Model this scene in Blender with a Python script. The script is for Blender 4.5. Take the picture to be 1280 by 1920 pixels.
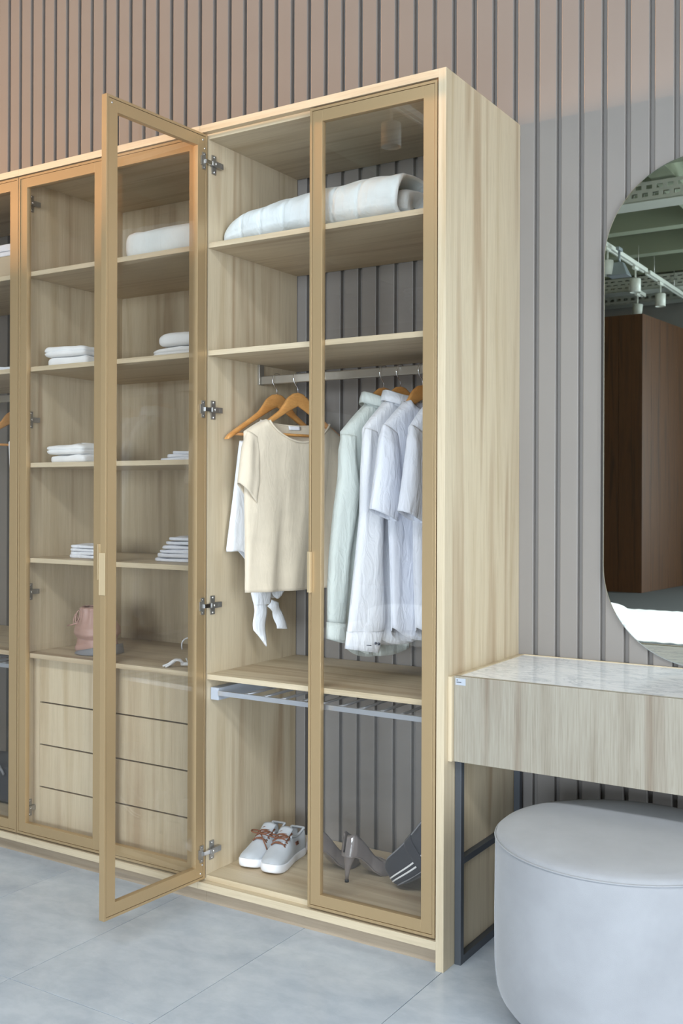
import bpy, bmesh, math, random
from mathutils import Vector, Matrix
random.seed(7)
for o in list(bpy.data.objects): bpy.data.objects.remove(o)
S = bpy.context.scene
COL = S.collection
sin, cos, pi = math.sin, math.cos, math.pi

# ------------------------------------------------------------------ camera
CAM = Vector((1.2386, -2.4886, 1.2571))
cd = bpy.data.cameras.new('camera'); cam = bpy.data.objects.new('camera', cd); COL.objects.link(cam)
cd.sensor_fit = 'HORIZONTAL'; cd.sensor_width = 24.0; cd.lens = 24.0*1959.26/1280
cd.shift_x = 0.0; cd.shift_y = -(960-933.735)/1280
cd.clip_start = .05; cd.clip_end = 100
_r = Vector((.84709082, .53143728, .00339999)); _u = Vector((-.00288012, -.00180689, .99999422)); _f = Vector((-.53144035, .84709572, 0))
M4 = Matrix((( _r.x, _u.x, -_f.x, CAM.x), (_r.y, _u.y, -_f.y, CAM.y), (_r.z, _u.z, -_f.z, CAM.z), (0, 0, 0, 1)))
cam.matrix_world = M4
S.camera = cam

# ------------------------------------------------------------------ world, window light, exposure
W = bpy.data.worlds.new('world'); S.world = W; W.use_nodes = True
W.node_tree.nodes['Background'].inputs[0].default_value = (.62, .72, .85, 1)
W.node_tree.nodes['Background'].inputs[1].default_value = .6
def area(name, loc, size, rot, power, col):
    l = bpy.data.lights.new(name, 'AREA'); l.shape = 'RECTANGLE'; l.size, l.size_y = size
    l.energy = power; l.color = col
    o = bpy.data.objects.new(name, l); COL.objects.link(o); o.location = loc; o.rotation_euler = rot
    return o
# daylight entering through the shop windows of the room (openings in wall_right, wall_front and wall_left)
area('daylight_right', (6.85, -4.0, 1.8), (6.0, 2.8), (0, pi/2, 0), 470, (.83, .92, 1.0))
area('daylight_front', (3.6, -12.9, 1.8), (5.4, 2.8), (pi/2, 0, 0), 1120, (.77, .885, 1.0))
# two overhead fill lights, added above the aisle in front of the wardrobe
area('overhead_fill_light', (-.3, -3.6, 4.31), (3.0, 1.0), (0, 0, 0), 205, (.90, .96, 1.0))
area('overhead_fill_light', (3.2, -3.6, 4.31), (3.0, 1.0), (0, 0, 0), 205, (.90, .96, 1.0))
S.view_settings.view_transform = 'Standard'; S.view_settings.look = 'None'
S.view_settings.exposure = 0.06; S.view_settings.gamma = 1.0
S.view_settings.use_curve_mapping = False

# ------------------------------------------------------------------ materials
def srgb(r, g, b, a=1.0):
    f = lambda c: (c/255/12.92) if c/255 <= .04045 else ((c/255+.055)/1.055)**2.4
    return (f(r), f(g), f(b), a)
MATS = {}
class NT:
    def __init__(s, name):
        s.m = bpy.data.materials.new(name); s.m.use_nodes = True; s.t = s.m.node_tree
        s.b = s.t.nodes['Principled BSDF']; s.out = s.t.nodes['Material Output']; MATS[name] = s.m
    def n(s, kind, **kw):
        nd = s.t.nodes.new(kind)
        for k, v in kw.items():
            if k.startswith('i_'):
                key = k[2:]; key = int(key) if key.isdigit() else key.replace('_', ' ')
                nd.inputs[key].default_value = v
            else: setattr(nd, k, v)
        return nd
    def l(s, a, b): s.t.links.new(a, b)
    def coords(s, scale=(1, 1, 1), rot=(0, 0, 0), kind='Object'):
        tc = s.n('ShaderNodeTexCoord'); mp = s.n('ShaderNodeMapping')
        mp.inputs['Scale'].default_value = scale; mp.inputs['Rotation'].default_value = rot
        s.l(tc.outputs[kind], mp.inputs[0]); return mp.outputs[0]
    def noise(s, vec, scale, detail=3, rough=.5, dist=0):
        nd = s.n('ShaderNodeTexNoise'); nd.inputs['Scale'].default_value = scale; nd.inputs['Detail'].default_value = detail
        nd.inputs['Roughness'].default_value = rough; nd.inputs['Distortion'].default_value = dist
        s.l(vec, nd.inputs['Vector']); return nd.outputs['Fac']
    def ramp(s, fac, stops, interp='LINEAR'):
        nd = s.n('ShaderNodeValToRGB'); cr = nd.color_ramp; cr.interpolation = interp
        while len(cr.elements) < len(stops): cr.elements.new(.5)
        for e, (p, c) in zip(cr.elements, stops): e.position = p; e.color = c
        s.l(fac, nd.inputs[0]); return nd.outputs[0]
    def mix(s, fac, a, b, mode='MIX'):
        nd = s.n('ShaderNodeMix'); nd.data_type = 'RGBA'; nd.blend_type = mode
        if isinstance(fac, float): nd.inputs[0].default_value = fac
        else: s.l(fac, nd.inputs[0])
        for k, v in ((6, a), (7, b)):
            if isinstance(v, tuple): nd.inputs[k].default_value = v
            else: s.l(v, nd.inputs[k])
        return nd.outputs[2]
    def bump(s, h, strength=.2, dist=.001):
        nd = s.n('ShaderNodeBump'); nd.inputs['Strength'].default_value = strength; nd.inputs['Distance'].default_value = dist
        s.l(h, nd.inputs['Height']); s.l(nd.outputs[0], s.b.inputs['Normal'])
    def set(s, **kw):
        for k, v in kw.items(): s.b.inputs[k.replace('_', ' ')].default_value = v
        return s

def plain(name, col, rough=.5, metal=0, **kw):
    t = NT(name); t.set(Base_Color=col, Roughness=rough, Metallic=metal, **kw)
    return t
def wood(name, axis, c1, c2, c3, rough=.5, fine=.22):
    t = NT(name)
    sc = [1, 1, 1]; sc[axis] = .045
    v = t.coords(tuple(sc))
    broad = t.noise(v, 16, 2, .5, .6)
    col = t.ramp(broad, [(.28, c1), (.46, c2), (.54, c2), (.72, c3)])
    sc2 = [1, 1, 1]; sc2[axis] = .02
    v2 = t.coords(tuple(sc2))
    fib = t.noise(v2, 330, 3, .65)
    fc = t.ramp(fib, [(.36, (.62, .58, .54, 1)), (.56, (1, 1, 1, 1))])
    med = t.noise(t.coords(tuple([.09 if i == axis else 1 for i in range(3)])), 60, 4, .6, 1.2)
    mc = t.ramp(med, [(.30, (.80, .77, .73, 1)), (.5, (1, 1, 1, 1))])
    c = t.mix(fine, col, t.mix(1.0, col, fc, 'MULTIPLY'))
    c = t.mix(.35, c, t.mix(1.0, c, mc, 'MULTIPLY'))
    t.l(c, t.b.inputs['Base Color']); t.set(Roughness=rough)
    t.bump(fib, .12, .0006)
    return t
OC = (srgb(190, 171, 140), srgb(206, 190, 162), srgb(178, 156, 127))
wood('oak_upright', 2, *OC)
wood('oak_level', 0, *OC)
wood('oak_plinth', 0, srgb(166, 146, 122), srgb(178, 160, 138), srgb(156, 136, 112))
wood('oak_desk', 2, srgb(144, 135, 120), srgb(160, 153, 139), srgb(136, 123, 107), fine=.5)
wood('walnut_wall', 2, srgb(72, 43, 19), srgb(86, 52, 22), srgb(60, 36, 16), .55, .5)
t = wood('hanger_wood', 1, srgb(206, 146, 84), srgb(214, 156, 92), srgb(196, 132, 70), .32, .3); t.set(Coat_Weight=.25)

def fabric(name, col, scale=900, bump=.15, rough=.92, sheen=.15, var=.04, crease=0):
    t = NT(name); v = t.coords()
    nz = t.noise(v, 9, 3, .6)
    dark = tuple([c*(1-var*3) for c in col[:3]])+(1,)
    c = t.ramp(nz, [(.3, dark), (.7, col)])
    wv = t.noise(v, scale, 1, .5)
    t.l(c, t.b.inputs['Base Color']); t.set(Roughness=rough, Sheen_Weight=sheen, Sheen_Roughness=.5)
    n1 = t.n('ShaderNodeBump'); n1.inputs['Strength'].default_value = bump; n1.inputs['Distance'].default_value = .0006; t.l(wv, n1.inputs['Height'])
    if crease:
        cv = t.coords((1, 1, .35)); w1 = t.noise(cv, 34, 2, .5, 1.6)
        n2 = t.n('ShaderNodeBump'); n2.inputs['Strength'].default_value = crease; n2.inputs['Distance'].default_value = .006; t.l(w1, n2.inputs['Height']); t.l(n1.outputs[0], n2.inputs['Normal'])
        n1 = n2
    t.l(n1.outputs[0], t.b.inputs['Normal'])
    return t
fabric('white_cotton', srgb(230, 232, 238), bump=.05, var=.01, crease=.75); fabric('white_poplin', srgb(227, 230, 240), bump=.05, var=.01, crease=.75); fabric('mint_cotton', srgb(206, 213, 209), bump=.05, var=.01, crease=.75)
fabric('beige_suede', srgb(226, 211, 188), 500, .1, .95, .3, crease=.25); fabric('white_linen', srgb(240, 242, 246), bump=.05, var=.01, crease=.75)
fabric('towel_white', srgb(244, 244, 244), 420, .7, .98, .4); fabric('duvet_cotton', srgb(222, 228, 228), 700, .12, crease=.4)
fabric('ottoman_weave', srgb(158, 159, 163), 620, .5, .97, .3); fabric('canvas_grey', srgb(190, 194, 199), 800, .25, .95, .1)
fabric('charcoal_canvas', srgb(58, 58, 64), 500, .3, .9, .1); fabric('box_fabric', srgb(196, 178, 150), 600, .3)
fabric('bed_cotton', srgb(228, 232, 236), 500, .3)
t = fabric('pink_leather', srgb(184, 148, 136), 300, .12, .45, 0)
plain('sole_rubber', srgb(238, 239, 243), .55); plain('lining_mint', srgb(206, 220, 222), .9)
plain('lace_brown', srgb(122, 78, 56), .7); plain('label_brown', srgb(98, 62, 46), .6)
plain('patent_taupe', srgb(128, 120, 118), .08, 0, Coat_Weight=.6); plain('heel_tip_black', srgb(30, 30, 32), .5); plain('shoe_inside', srgb(52, 46, 46), .7)
plain('stripe_white', srgb(226, 226, 228), .8); plain('piping_grey', srgb(128, 128, 132), .6)
plain('paper_white', srgb(240, 240, 244), .7); plain('ink', srgb(60, 64, 72), .8); plain('button_dark', srgb(70, 74, 88), .3)
t = plain('champagne_metal', srgb(182, 156, 118), .38, .45)
plain('handle_satin', srgb(206, 184, 148), .4, .3); plain('champagne_groove', srgb(74, 56, 38), .6, .3)
plain('nickel', srgb(214, 212, 208), .25, .6); plain('hinge_dark', srgb(158, 154, 148), .3, .7); plain('chrome', srgb(226, 228, 232), .12, 1.0)
plain('rail_metal', srgb(172, 166, 156), .35, .75); plain('alu', srgb(196, 200, 208), .3, .7); plain('plastic_grey', srgb(176, 182, 192), .5)
plain('black_metal', srgb(84, 88, 94), .45, .4); plain('gap_dark', srgb(30, 27, 24), .8); plain('shadow_board', srgb(70, 62, 52), .8)
plain('lamp_white', srgb(216, 218, 208), .4); plain('tray_metal', srgb(196, 198, 188), .45, .2); plain('flood_grey', srgb(150, 158, 162), .4, .3)
plain('ceiling_paint', srgb(142, 148, 126), .9); plain('wall_paint', srgb(150, 148, 142), .9); plain('carpet', srgb(92, 92, 94), .98)
plain('mirror_silver', (.80, .83, .76, 1), .012, 1.0); plain('mirror_edge', srgb(196, 204, 206), .15, .9)
for nm, c in (('panel_grey', srgb(138, 132, 127)),):
    t = NT(nm); v = t.coords(); nz = t.noise(v, 3, 2, .5)
    t.l(t.ramp(nz, [(.3, tuple(x*.94 for x in c[:3])+(1,)), (.7, c)]), t.b.inputs['Base Color']); t.set(Roughness=.42)
t = NT('panel_glow'); t.set(Base_Color=(1, 1, 1, 1), Emission_Color=(.93, .97, 1, 1), Emission_Strength=.8)
# marble
t = NT('marble'); v = t.coords((1.6, 3.2, 1), (0, 0, .5))
n1 = t.noise(v, 3.2, 6, .62, 1.4); n2 = t.noise(v, 9, 5, .7, 2.2)
c = t.ramp(n1, [(.40, srgb(250, 251, 254)), (.50, srgb(238, 241, 247)), (.535, srgb(206, 211, 220)), (.57, srgb(242, 244, 249)), (.75, srgb(252, 253, 255))])
c = t.mix(.25, c, t.ramp(n2, [(.46, srgb(252, 253, 255)), (.53, srgb(190, 196, 206)), (.58, srgb(250, 251, 254))]))
t.l(c, t.b.inputs['Base Color']); t.set(Roughness=.12)
# floor tiles
t = NT('floor_tile'); v = t.coords((1, 1, 1))
n1 = t.noise(v, 2.2, 7, .62, .5); n2 = t.noise(t.coords((1, 1.6, 1), (0, 0, .6)), 7, 8, .68, .3)
c = t.ramp(n1, [(.32, srgb(166, 176, 188)), (.5, srgb(184, 192, 202)), (.68, srgb(200, 206, 213))])
c = t.mix(.35, c, t.ramp(n2, [(.34, srgb(154, 164, 177)), (.62, srgb(204, 210, 217))]))
t.l(c, t.b.inputs['Base Color']); t.set(Roughness=.24)
plain('grout', srgb(96, 100, 106), .9)
# thin tinted door glass: clear where looked through, mirror-like by Fresnel
def glass(name, tint, refl=1.0):
    t = NT(name); t.t.nodes.remove(t.b)
    tr = t.n('ShaderNodeBsdfTransparent'); tr.inputs[0].default_value = tint
    gl = t.n('ShaderNodeBsdfGlossy'); gl.inputs['Roughness'].default_value = .0; gl.inputs[0].default_value = (1, 1, 1, 1)
    lw = t.n('ShaderNodeLayerWeight'); lw.inputs[0].default_value = .5          # facing term, Schlick reflectance
    pw = t.n('ShaderNodeMath', operation='POWER'); pw.inputs[1].default_value = 5.0; t.l(lw.outputs['Facing'], pw.inputs[0])
    mu = t.n('ShaderNodeMath', operation='MULTIPLY_ADD'); mu.inputs[1].default_value = .96*refl; mu.inputs[2].default_value = .042*refl; t.l(pw.outputs[0], mu.inputs[0])
    mx = t.n('ShaderNodeMixShader'); t.l(mu.outputs[0], mx.inputs[0]); t.l(tr.outputs[0], mx.inputs[1]); t.l(gl.outputs[0], mx.inputs[2])
    t.l(mx.outputs[0], t.out.inputs[0])
glass('door_glass', (.985, .98, .972, 1), 1.0)

# ------------------------------------------------------------------ mesh helpers
class MB:
    def __init__(s): s.v = []; s.f = []; s.m = []; s.sm = []; s.cur = 0
    def add(s, vs, fs, smooth=False):
        k = len(s.v); s.v += [tuple(p) for p in vs]
        for f in fs: s.f.append(tuple(i+k for i in f)); s.m.append(s.cur); s.sm.append(smooth)
        return s
    def box(s, x0, x1, y0, y1, z0, z1):
        return s.add([(x0,y0,z0),(x1,y0,z0),(x1,y1,z0),(x0,y1,z0),(x0,y0,z1),(x1,y0,z1),(x1,y1,z1),(x0,y1,z1)],
                     [(0,3,2,1),(4,5,6,7),(0,1,5,4),(1,2,6,5),(2,3,7,6),(3,0,4,7)])
    def grid(s, fn, nu, nv, closeu=False, smooth=True, flip=False):
        vs = []; fs = []
        for j in range(nv+1):
            for i in range(nu if closeu else nu+1): vs.append(fn(i/nu, j/nv))
        w = nu if closeu else nu+1
        for j in range(nv):
            for i in range(nu):
                a = j*w+i; b = j*w+(i+1) % w; q = (a, b, b+w, a+w)
                fs.append(q[::-1] if flip else q)
        return s.add(vs, fs, smooth)
    def tube(s, pts, r, n=8, cap=True):
        pts = [Vector(p) for p in pts]; rs = r if isinstance(r, (list, tuple)) else [r]*len(pts)
        vs = []; fs = []; up = None
        for i, p in enumerate(pts):
            d = (pts[min(i+1, len(pts)-1)]-pts[max(i-1, 0)]).normalized()
            if up is None:
                up = Vector((0, 0, 1)) if abs(d.z) < .9 else Vector((1, 0, 0))
            a = d.cross(up); 
            if a.length < 1e-5: a = d.orthogonal()
            a.normalize(); b = a.cross(d).normalized(); up = b
            for k in range(n):
                th = 2*pi*k/n; vs.append(p+(a*cos(th)+b*sin(th))*rs[i])
        for i in range(len(pts)-1):
            for k in range(n): fs.append((i*n+k, i*n+(k+1) % n, (i+1)*n+(k+1) % n, (i+1)*n+k))
        if cap: fs.append(tuple(range(n))[::-1]); fs.append(tuple(range((len(pts)-1)*n, len(pts)*n)))
        return s.add(vs, fs, True)
    def lathe(s, prof, cx, cy, n=48, sm=True):
        return s.grid(lambda u, v: (cx+prof[round(v*(len(prof)-1))][0]*cos(2*pi*u), cy+prof[round(v*(len(prof)-1))][0]*sin(2*pi*u), prof[round(v*(len(prof)-1))][1]), n, len(prof)-1, True, sm)
    def xf(s, fn): s.v = [tuple(fn(Vector(p))) for p in s.v]; return s
    def build(s, name, mats, parent=None, bevel=0, solid=0, sub=0, smooth_angle=None):
        me = bpy.data.meshes.new(name); me.from_pydata(s.v, [], s.f); me.update()
        for m in ([mats] if isinstance(mats, str) else mats): me.materials.append(MATS[m])
        me.polygons.foreach_set('material_index', s.m); me.polygons.foreach_set('use_smooth', s.sm)
        bm = bmesh.new(); bm.from_mesh(me)
        if sub == 0: bmesh.ops.recalc_face_normals(bm, faces=bm.faces)
        bm.to_mesh(me); bm.free()
        o = bpy.data.objects.new(name, me); COL.objects.link(o)
        if parent is not None: attach(o, parent)
        if bevel:
            b = o.modifiers.new('bevel', 'BEVEL'); b.width = bevel; b.segments = 2; b.limit_method = 'ANGLE'
        if solid:
            b = o.modifiers.new('solid', 'SOLIDIFY'); b.thickness = solid; b.offset = 0
        return o
ROOT = {}
def worldloc(o):
    p = Vector(o.location)
    while o.parent: o = o.parent; p = p+Vector(o.location)
    return p
def attach(o, parent):
    o.parent = parent; o.location = Vector(o.location)-worldloc(parent)
def thing(name, label, cat, loc=(0, 0, 0), group=None):
    o = bpy.data.objects.new(name, None); o.empty_display_size = .05; COL.objects.link(o); o.location = loc
    return tag(o, label, cat, group)
def tag(o, label, cat, group=None):
    o['label'] = label; o['category'] = cat
    if group: o['group'] = group
    return o
def struct(o, label=None):
    o['kind'] = 'structure'
    if label: o['label'] = label
    return o
def box(name, mat, parent, x0, x1, y0, y1, z0, z1, bevel=.0006):
    return MB().box(x0, x1, y0, y1, z0, z1).build(name, mat, parent, bevel)
def lerp(a, b, t): return a+(b-a)*t
def interp(tab, x):
    if x <= tab[0][0]: return tab[0][1]
    for (a, p), (b, q) in zip(tab, tab[1:]):
        if x <= b: return lerp(p, q, (x-a)/(b-a))
    return tab[-1][1]
def smoothst(x): x = max(0, min(1, x)); return x*x*(3-2*x)
def share(src, name, parent, loc):   # a copy of one piece, sharing its mesh
    o = src.copy(); o.name = name; COL.objects.link(o); o.parent = parent; o.location = loc
    return o
def copy_thing(root, dloc, label=None):
    r = root.copy(); COL.objects.link(r); r.location = Vector(root.location)+Vector(dloc)
    if label: r['label'] = label
    for ch in list(root.children):
        c = ch.copy(); COL.objects.link(c); c.parent = r
        for g in list(ch.children):
            d = g.copy(); COL.objects.link(d); d.parent = c
    return r

# ------------------------------------------------------------------ room shell
RX0, RX1, RY0, WY, RZ = -9.0, 7.0, -13.0, .528, 4.75
floor = struct(box('floor', 'grout', None, RX0-.3, RX1+.3, RY0-.3, WY+.1, -.05, -.003, 0))
TX, TY = .4675, .93
tm = MB().box(.0011, TX-.0011, .0011, TY-.0011, -.003, 0)
t0 = tm.build('tile', 'floor_tile', floor, .0005)
t0.location = (-.005, -.636, 0)
def put_tile(x, y, first=[True]):
    if first[0]: first[0] = False; t0.location = (x, y, 0); return
    share(t0, 'tile', floor, (x, y, 0))
for i in range(-9, 6):
    for j in range(-5, 1): put_tile(-.005+i*TX, -.636+j*TY)
fr = MB()
xa, xb, ya, yb = -.005-9*TX, -.005+6*TX, -.636-5*TY, -.636+TY
fr.box(RX0, xa, RY0, WY, -.003, 0).box(xb, RX1, RY0, WY, -.003, 0).box(xa, xb, RY0, ya, -.003, 0).box(xa, xb, yb, WY, -.003, 0)
ff = fr.build('tile_field', 'floor_tile', floor)
cp = struct(box('floor_carpet', 'carpet', None, -6, 3.0, -12.6, -5.6, 0, .008, 0), 'dark grey carpet on the far floor behind the bed')

wb = struct(box('wall_back', 'panel_grey', None, RX0-.3, RX1+.3, WY, WY+.15, 0, RZ, 0))
PITCH, GW, SF = .06944, .0150, .509
sl = MB().box(0, PITCH-GW, SF, WY, 0, RZ).build('slat', 'panel_grey', wb, .0022)
for k, i in enumerate(range(-14, 62)):
    x = -2.3698+PITCH*i
    if k == 0: sl.location = (x, 0, 0)
    else: share(sl, 'slat', wb, (x, 0, 0))
def wall_with_window(name, axis, v, a0, a1, w0, w1, z0, z1, th):
    m = MB(); lo, hi = min(v, v+th), max(v, v+th)
    def b(p, q, c, d):
        if axis == 'x': m.box(lo, hi, p, q, c, d)
        else: m.box(p, q, lo, hi, c, d)
    b(a0, w0, 0, RZ); b(w1, a1, 0, RZ); b(w0, w1, 0, z0); b(w0, w1, z1, RZ)
    return struct(m.build(name, 'wall_paint'))
wall_with_window('wall_right', 'x', RX1, RY0, WY, -7.1, -.9, .4, 3.2, .2)
struct(box('wall_left', 'wall_paint', None, RX0-.2, RX0, RY0, WY, 0, RZ, 0))
wall_with_window('wall_front', 'y', RY0, RX0, RX1, .8, 6.4, .4, 3.2, -.2)
def window(name, axis, v, w0, w1):
    m = MB()
    def b(p, q, c, d):
        if axis == 'x': m.box(v-.03, v+.03, p, q, c, d)
        else: m.box(p, q, v-.03, v+.03, c, d)
    n = 4
    for i in range(n+1): xx = lerp(w0+.03, w1-.03, i/n); b(xx-.03, xx+.03, .4, 3.2)
    b(w0, w1, .4, .46); b(w0, w1, 3.14, 3.2)
    struct(m.build(name, 'black_metal'))
window('window_1', 'x', RX1+.1, -7.1, -.9); window('window_2', 'y', RY0-.1, .8, 6.4)
ce = struct(box('ceiling', 'ceiling_paint', None, RX0-.3, RX1+.3, RY0-.3, WY+.1, RZ, RZ+.15, 0))
b0 = MB().box(RX0, RX1, -.09, .09, RZ-.27, RZ).build('beam', 'ceiling_paint', ce, .004)
ys = [-1.6-1.25*i for i in range(9)]
b0.location = (0, ys[0], 0)
for y in ys[1:]: share(b0, 'beam', ce, (0, y, 0))
b1 = MB().box(-.12, .12, RY0, WY, RZ-.28, RZ).build('beam', 'ceiling_paint', ce, .004)
xs = [-6.6, -4.1, -1.6, .9, 3.4, 5.9]
b1.location = (xs[0], 0, 0)
for x in xs[1:]: share(b1, 'beam', ce, (x, 0, 0))

# ------------------------------------------------------------------ wardrobe units
TH = .016; UW = .8175; YF = .022; YB = .505
ZTOP = 2.4; DZ0, DZ1 = .085, 2.3725; DW = .4075; FW = .0415; DT = .020
SH = [2.0265, 1.6945, 1.3600, 1.0285, .6965]   # undersides of the shelves
def unit(idx, label):
    x1 = -.023-UW*idx; x0 = x1-UW
    u = thing('wardrobe_cabinet', label, 'wardrobe', ((x0+x1)/2, .25, 0), 'tall oak wardrobe cabinets along the slatted wall')
    g = .0003
    xr = 0 if idx == 0 else x1-g
    box('top_panel', 'oak_level', u, x0+g, (x1 if idx == 0 else xr), 0, SF-.001, 2.3775, ZTOP)
    box('base_board', 'oak_level', u, x0+g, (x1 if idx == 0 else xr), 0, SF-.001, .0545, .0775)
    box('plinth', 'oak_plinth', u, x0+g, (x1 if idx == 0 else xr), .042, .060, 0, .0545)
    if idx == 0: box('end_panel', 'oak_upright', u, -.023, 0, 0, SF-.001, 0, ZTOP)
    box('side_panel', 'oak_upright', u, x0+g, x0+TH, YF, YB, .0775, 2.3775)
    box('side_panel', 'oak_upright', u, x1-TH, x1-g, YF, YB, .0775, 2.3775)
    box('inner_top', 'oak_level', u, x0+TH, x1-TH, YF, YB, 2.3615, 2.3775)
    box('inner_bottom', 'oak_level', u, x0+TH, x1-TH, YF, YB, .0775, .0935)
    return u, x0, x1
U1, A0, A1 = unit(0, 'oak wardrobe cabinet beside the vanity, one glass door swung open, holding clothes and shoes')
U2, B0, B1 = unit(1, 'oak wardrobe cabinet behind the open door, with towels on shelves over four drawers')
U3, C0, C1 = unit(2, 'oak wardrobe cabinet cut off by the left edge, holding a fabric storage box')
def shelf(u, x0, x1, z): return box('shelf', 'oak_level', u, x0+TH, x1-TH, YF, YB, z, z+TH)
for z in (SH[0], SH[1], SH[4]): shelf(U1, A0, A1, z); shelf(U3, C0, C1, z)
for z in SH: shelf(U2, B0, B1, z)
box('back_panel', 'oak_upright', U2, B0+TH, B1-TH, YB-.008, YB, .0935, 2.3615, 0)
# drawers of the middle cabinet
dx0, dx1 = B0+TH+.034, B1-TH-.034
box('drawer_filler', 'oak_upright', U2, B0+TH, dx0-.001, .06, .078, .0935, SH[4])
box('drawer_filler', 'oak_upright', U2, dx1+.001, B1-TH, .06, .078, .0935, SH[4])
dz = [.0945, .2430, .3915, .5400, .6945]
for a, b in zip(dz, dz[1:]):
    d = box('drawer', 'oak_upright', U2, dx0, dx1, .06, .078, a, b-.005, .0008)
    box('drawer_box', 'shadow_board', d, dx0+.02, dx1-.02, .0785, .45, a+.01, b-.012, 0)

# --- doors: champagne metal frame with a rim, glass pane, handle, hinges
def door_frame_mesh(w, z0, z1):
    """local: x 0..w, y 0 (outside) .. DT (inside)"""
    m = MB(); R = .0075
    m.box(0, R, 0, DT, z0, z1).box(w-R, w, 0, DT, z0, z1).box(R, w-R, 0, DT, z0, z0+R).box(R, w-R, 0, DT, z1-R, z1)
    a = R+.0012; F = FW
    for y0, y1 in ((.0012, DT-.001),):
        m.box(a, F, y0, y1, z0+a, z1-a).box(w-F, w-a, y0, y1, z0+a, z1-a).box(F, w-F, y0, y1, z0+a, z0+F).box(F, w-F, y0, y1, z1-F, z1-a)
    m.cur = 1
    m.box(R, a, .005, DT-.005, z0+R, z1-R).box(w-a, w-R, .005, DT-.005, z0+R, z1-R).box(a, w-a, .005, DT-.005, z0+R, z0+a).box(a, w-a, .005, DT-.005, z1-a, z1-R)
    return m
HZ = (2.288, 1.528, .924, .165)
def hinge_parts(side):
    """closed hinge on a side panel facing +x (side=1) at origin: x out of the panel, y into the cabinet, z up"""
    m = MB()
    m.box(0, .004, .014, .034, -.029, .029)           # mounting plate wings
    m.box(.004, .006, .012, .026, -.020, .020)
    m.box(.003, .015, .008, .056, -.0085, .0085)      # arm body
    m.box(.0148, .0155, .040, .0445, -.005, .005); m.box(.0148, .0155, .047, .0515, -.005, .005)
    m.cur = 1
    for z in (-.023, .023): m.tube([(.003, .024, z), (.0062, .024, z)], .0035, 8)
    m.tube([(.014, .020, 0), (.0165, .020, 0)], .004, 8)
    return m
def door(u, xh, sgn, ang, handle_z=(.986, 1.103), hinges=True, hinge_x=None):
    """hinged edge at x=xh; sgn +1: door extends to +x when closed; ang: opening angle"""
    a = math.radians(ang)
    piv = Vector((xh, .0005, 0))
    def xf(p):
        x, y, z = p
        if sgn < 0: x = -x
        y = y + .0005
        if ang: 
            # pivot about the inner corner so the leaf swings clear of its neighbour
            px, py = .0, DT
            dx_, dy_ = x-px, y-py
            c, s = cos(a), sin(a)
            x, y = px+dx_*c+dy_*s, py-dx_*s+dy_*c
            x += .0165; y += -.006
        return (xh+x, y, z)
    d = door_frame_mesh(DW, DZ0, DZ1).xf(xf).build('door', ['champagne_metal', 'champagne_groove'], u, .0005)
    MB().box(FW-.004, DW-FW+.004, .008, .012, DZ0+FW-.004, DZ1-FW+.004).xf(xf).build('glass_pane', 'door_glass', d)
    # pull: a bent lip on the free edge
    h0, h1 = handle_z
    m = MB().box(DW-.0115, DW+.0028, -.0030, .0, h0, h1).box(DW-.0115, DW-.0085, -.0115, -.003, h0, h1).box(DW+.0003, DW+.0028, .0, DT+.001, h0, h1)
    m.xf(xf).build('handle', 'handle_satin', d, .0004)
    if hinges:
        for z in HZ:
            if not ang:
                hm = hinge_parts(1).xf(lambda p, z=z: (hinge_x+p.x, YF+p.y-.004, z+p.z))
                hm.build('hinge', ['hinge_dark', 'nickel'], d)
                continue
            hm = hinge_parts(1).xf(lambda p, z=z: (hinge_x+p.x, YF+p.y-.001, z+p.z))
            k = MB(); k.box(.0105, .0245, DT, DT+.003, z-.026, z+.026)     # plate screwed to the leaf
            k.box(.0245, .031, DT, DT+.004, z-.014, z+.014)
            k.tube([(.0175, DT+.003, z-.02), (.0175, DT+.0048, z-.02)], .0032, 8); k.tube([(.0175, DT+.003, z+.02), (.0175, DT+.0048, z+.02)], .0032, 8)
            k.xf(xf)
            q = xf((.018, DT+.003, 0)); k.cur = 2
            for sg in (1,):
                arm = MB(); arm.cur = 2
                arm.add([(q[0], q[1]+.004, z-.006), (q[0]+.006, q[1]+.004, z-.006), (hinge_x+.012, YF+.012, z-.006), (hinge_x+.005, YF+.012, z-.006),
                         (q[0], q[1]+.004, z+.006), (q[0]+.006, q[1]+.004, z+.006), (hinge_x+.012, YF+.012, z+.006), (hinge_x+.005, YF+.012, z+.006)],
                        [(0,3,2,1),(4,5,6,7),(0,1,5,4),(1,2,6,5),(2,3,7,6),(3,0,4,7)])
            off = len(hm.v)
            for part in (k, arm):
                o = len(hm.v); hm.v += part.v; hm.f += [tuple(i+o for i in f) for f in part.f]; hm.m += part.m; hm.sm += part.sm
            hm.build('hinge', ['hinge_dark', 'nickel', 'chrome'], d)
        if ang:
            for z, x in ((DZ1-.02, .02), (DZ0+.02, .02), (DZ1-.02, DW-.02), (DZ1-.045, .012), (DZ0+.045, .012)):
                MB().tube([xf((x, DT-.0015, z)), xf((x, DT+.0006, z))], .003, 8).build('screw', 'nickel', d)
    return d
d1 = door(U1, -.0265, -1, 0, hinges=False); d1['label'] = 'closed glass door of the right cabinet'
d2 = door(U1, -.8405+.0015, 1, 93.2, hinge_x=A0+TH); d2['label'] = 'glass door swung open into the room'
d3 = door(U2, B1-.0015, -1, 0, hinges=False)
d4 = door(U2, B0+.0015, 1, 0, hinge_x=B0+TH)
d5 = door(U3, C1-.0015, -1, 0, hinges=False); d6 = door(U3, C0+.0015, 1, 0, hinges=False)
# left end panel closes the row
box('end_panel', 'oak_upright', U3, C0-.023, C0, 0, SF-.001, 0, ZTOP)

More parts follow.
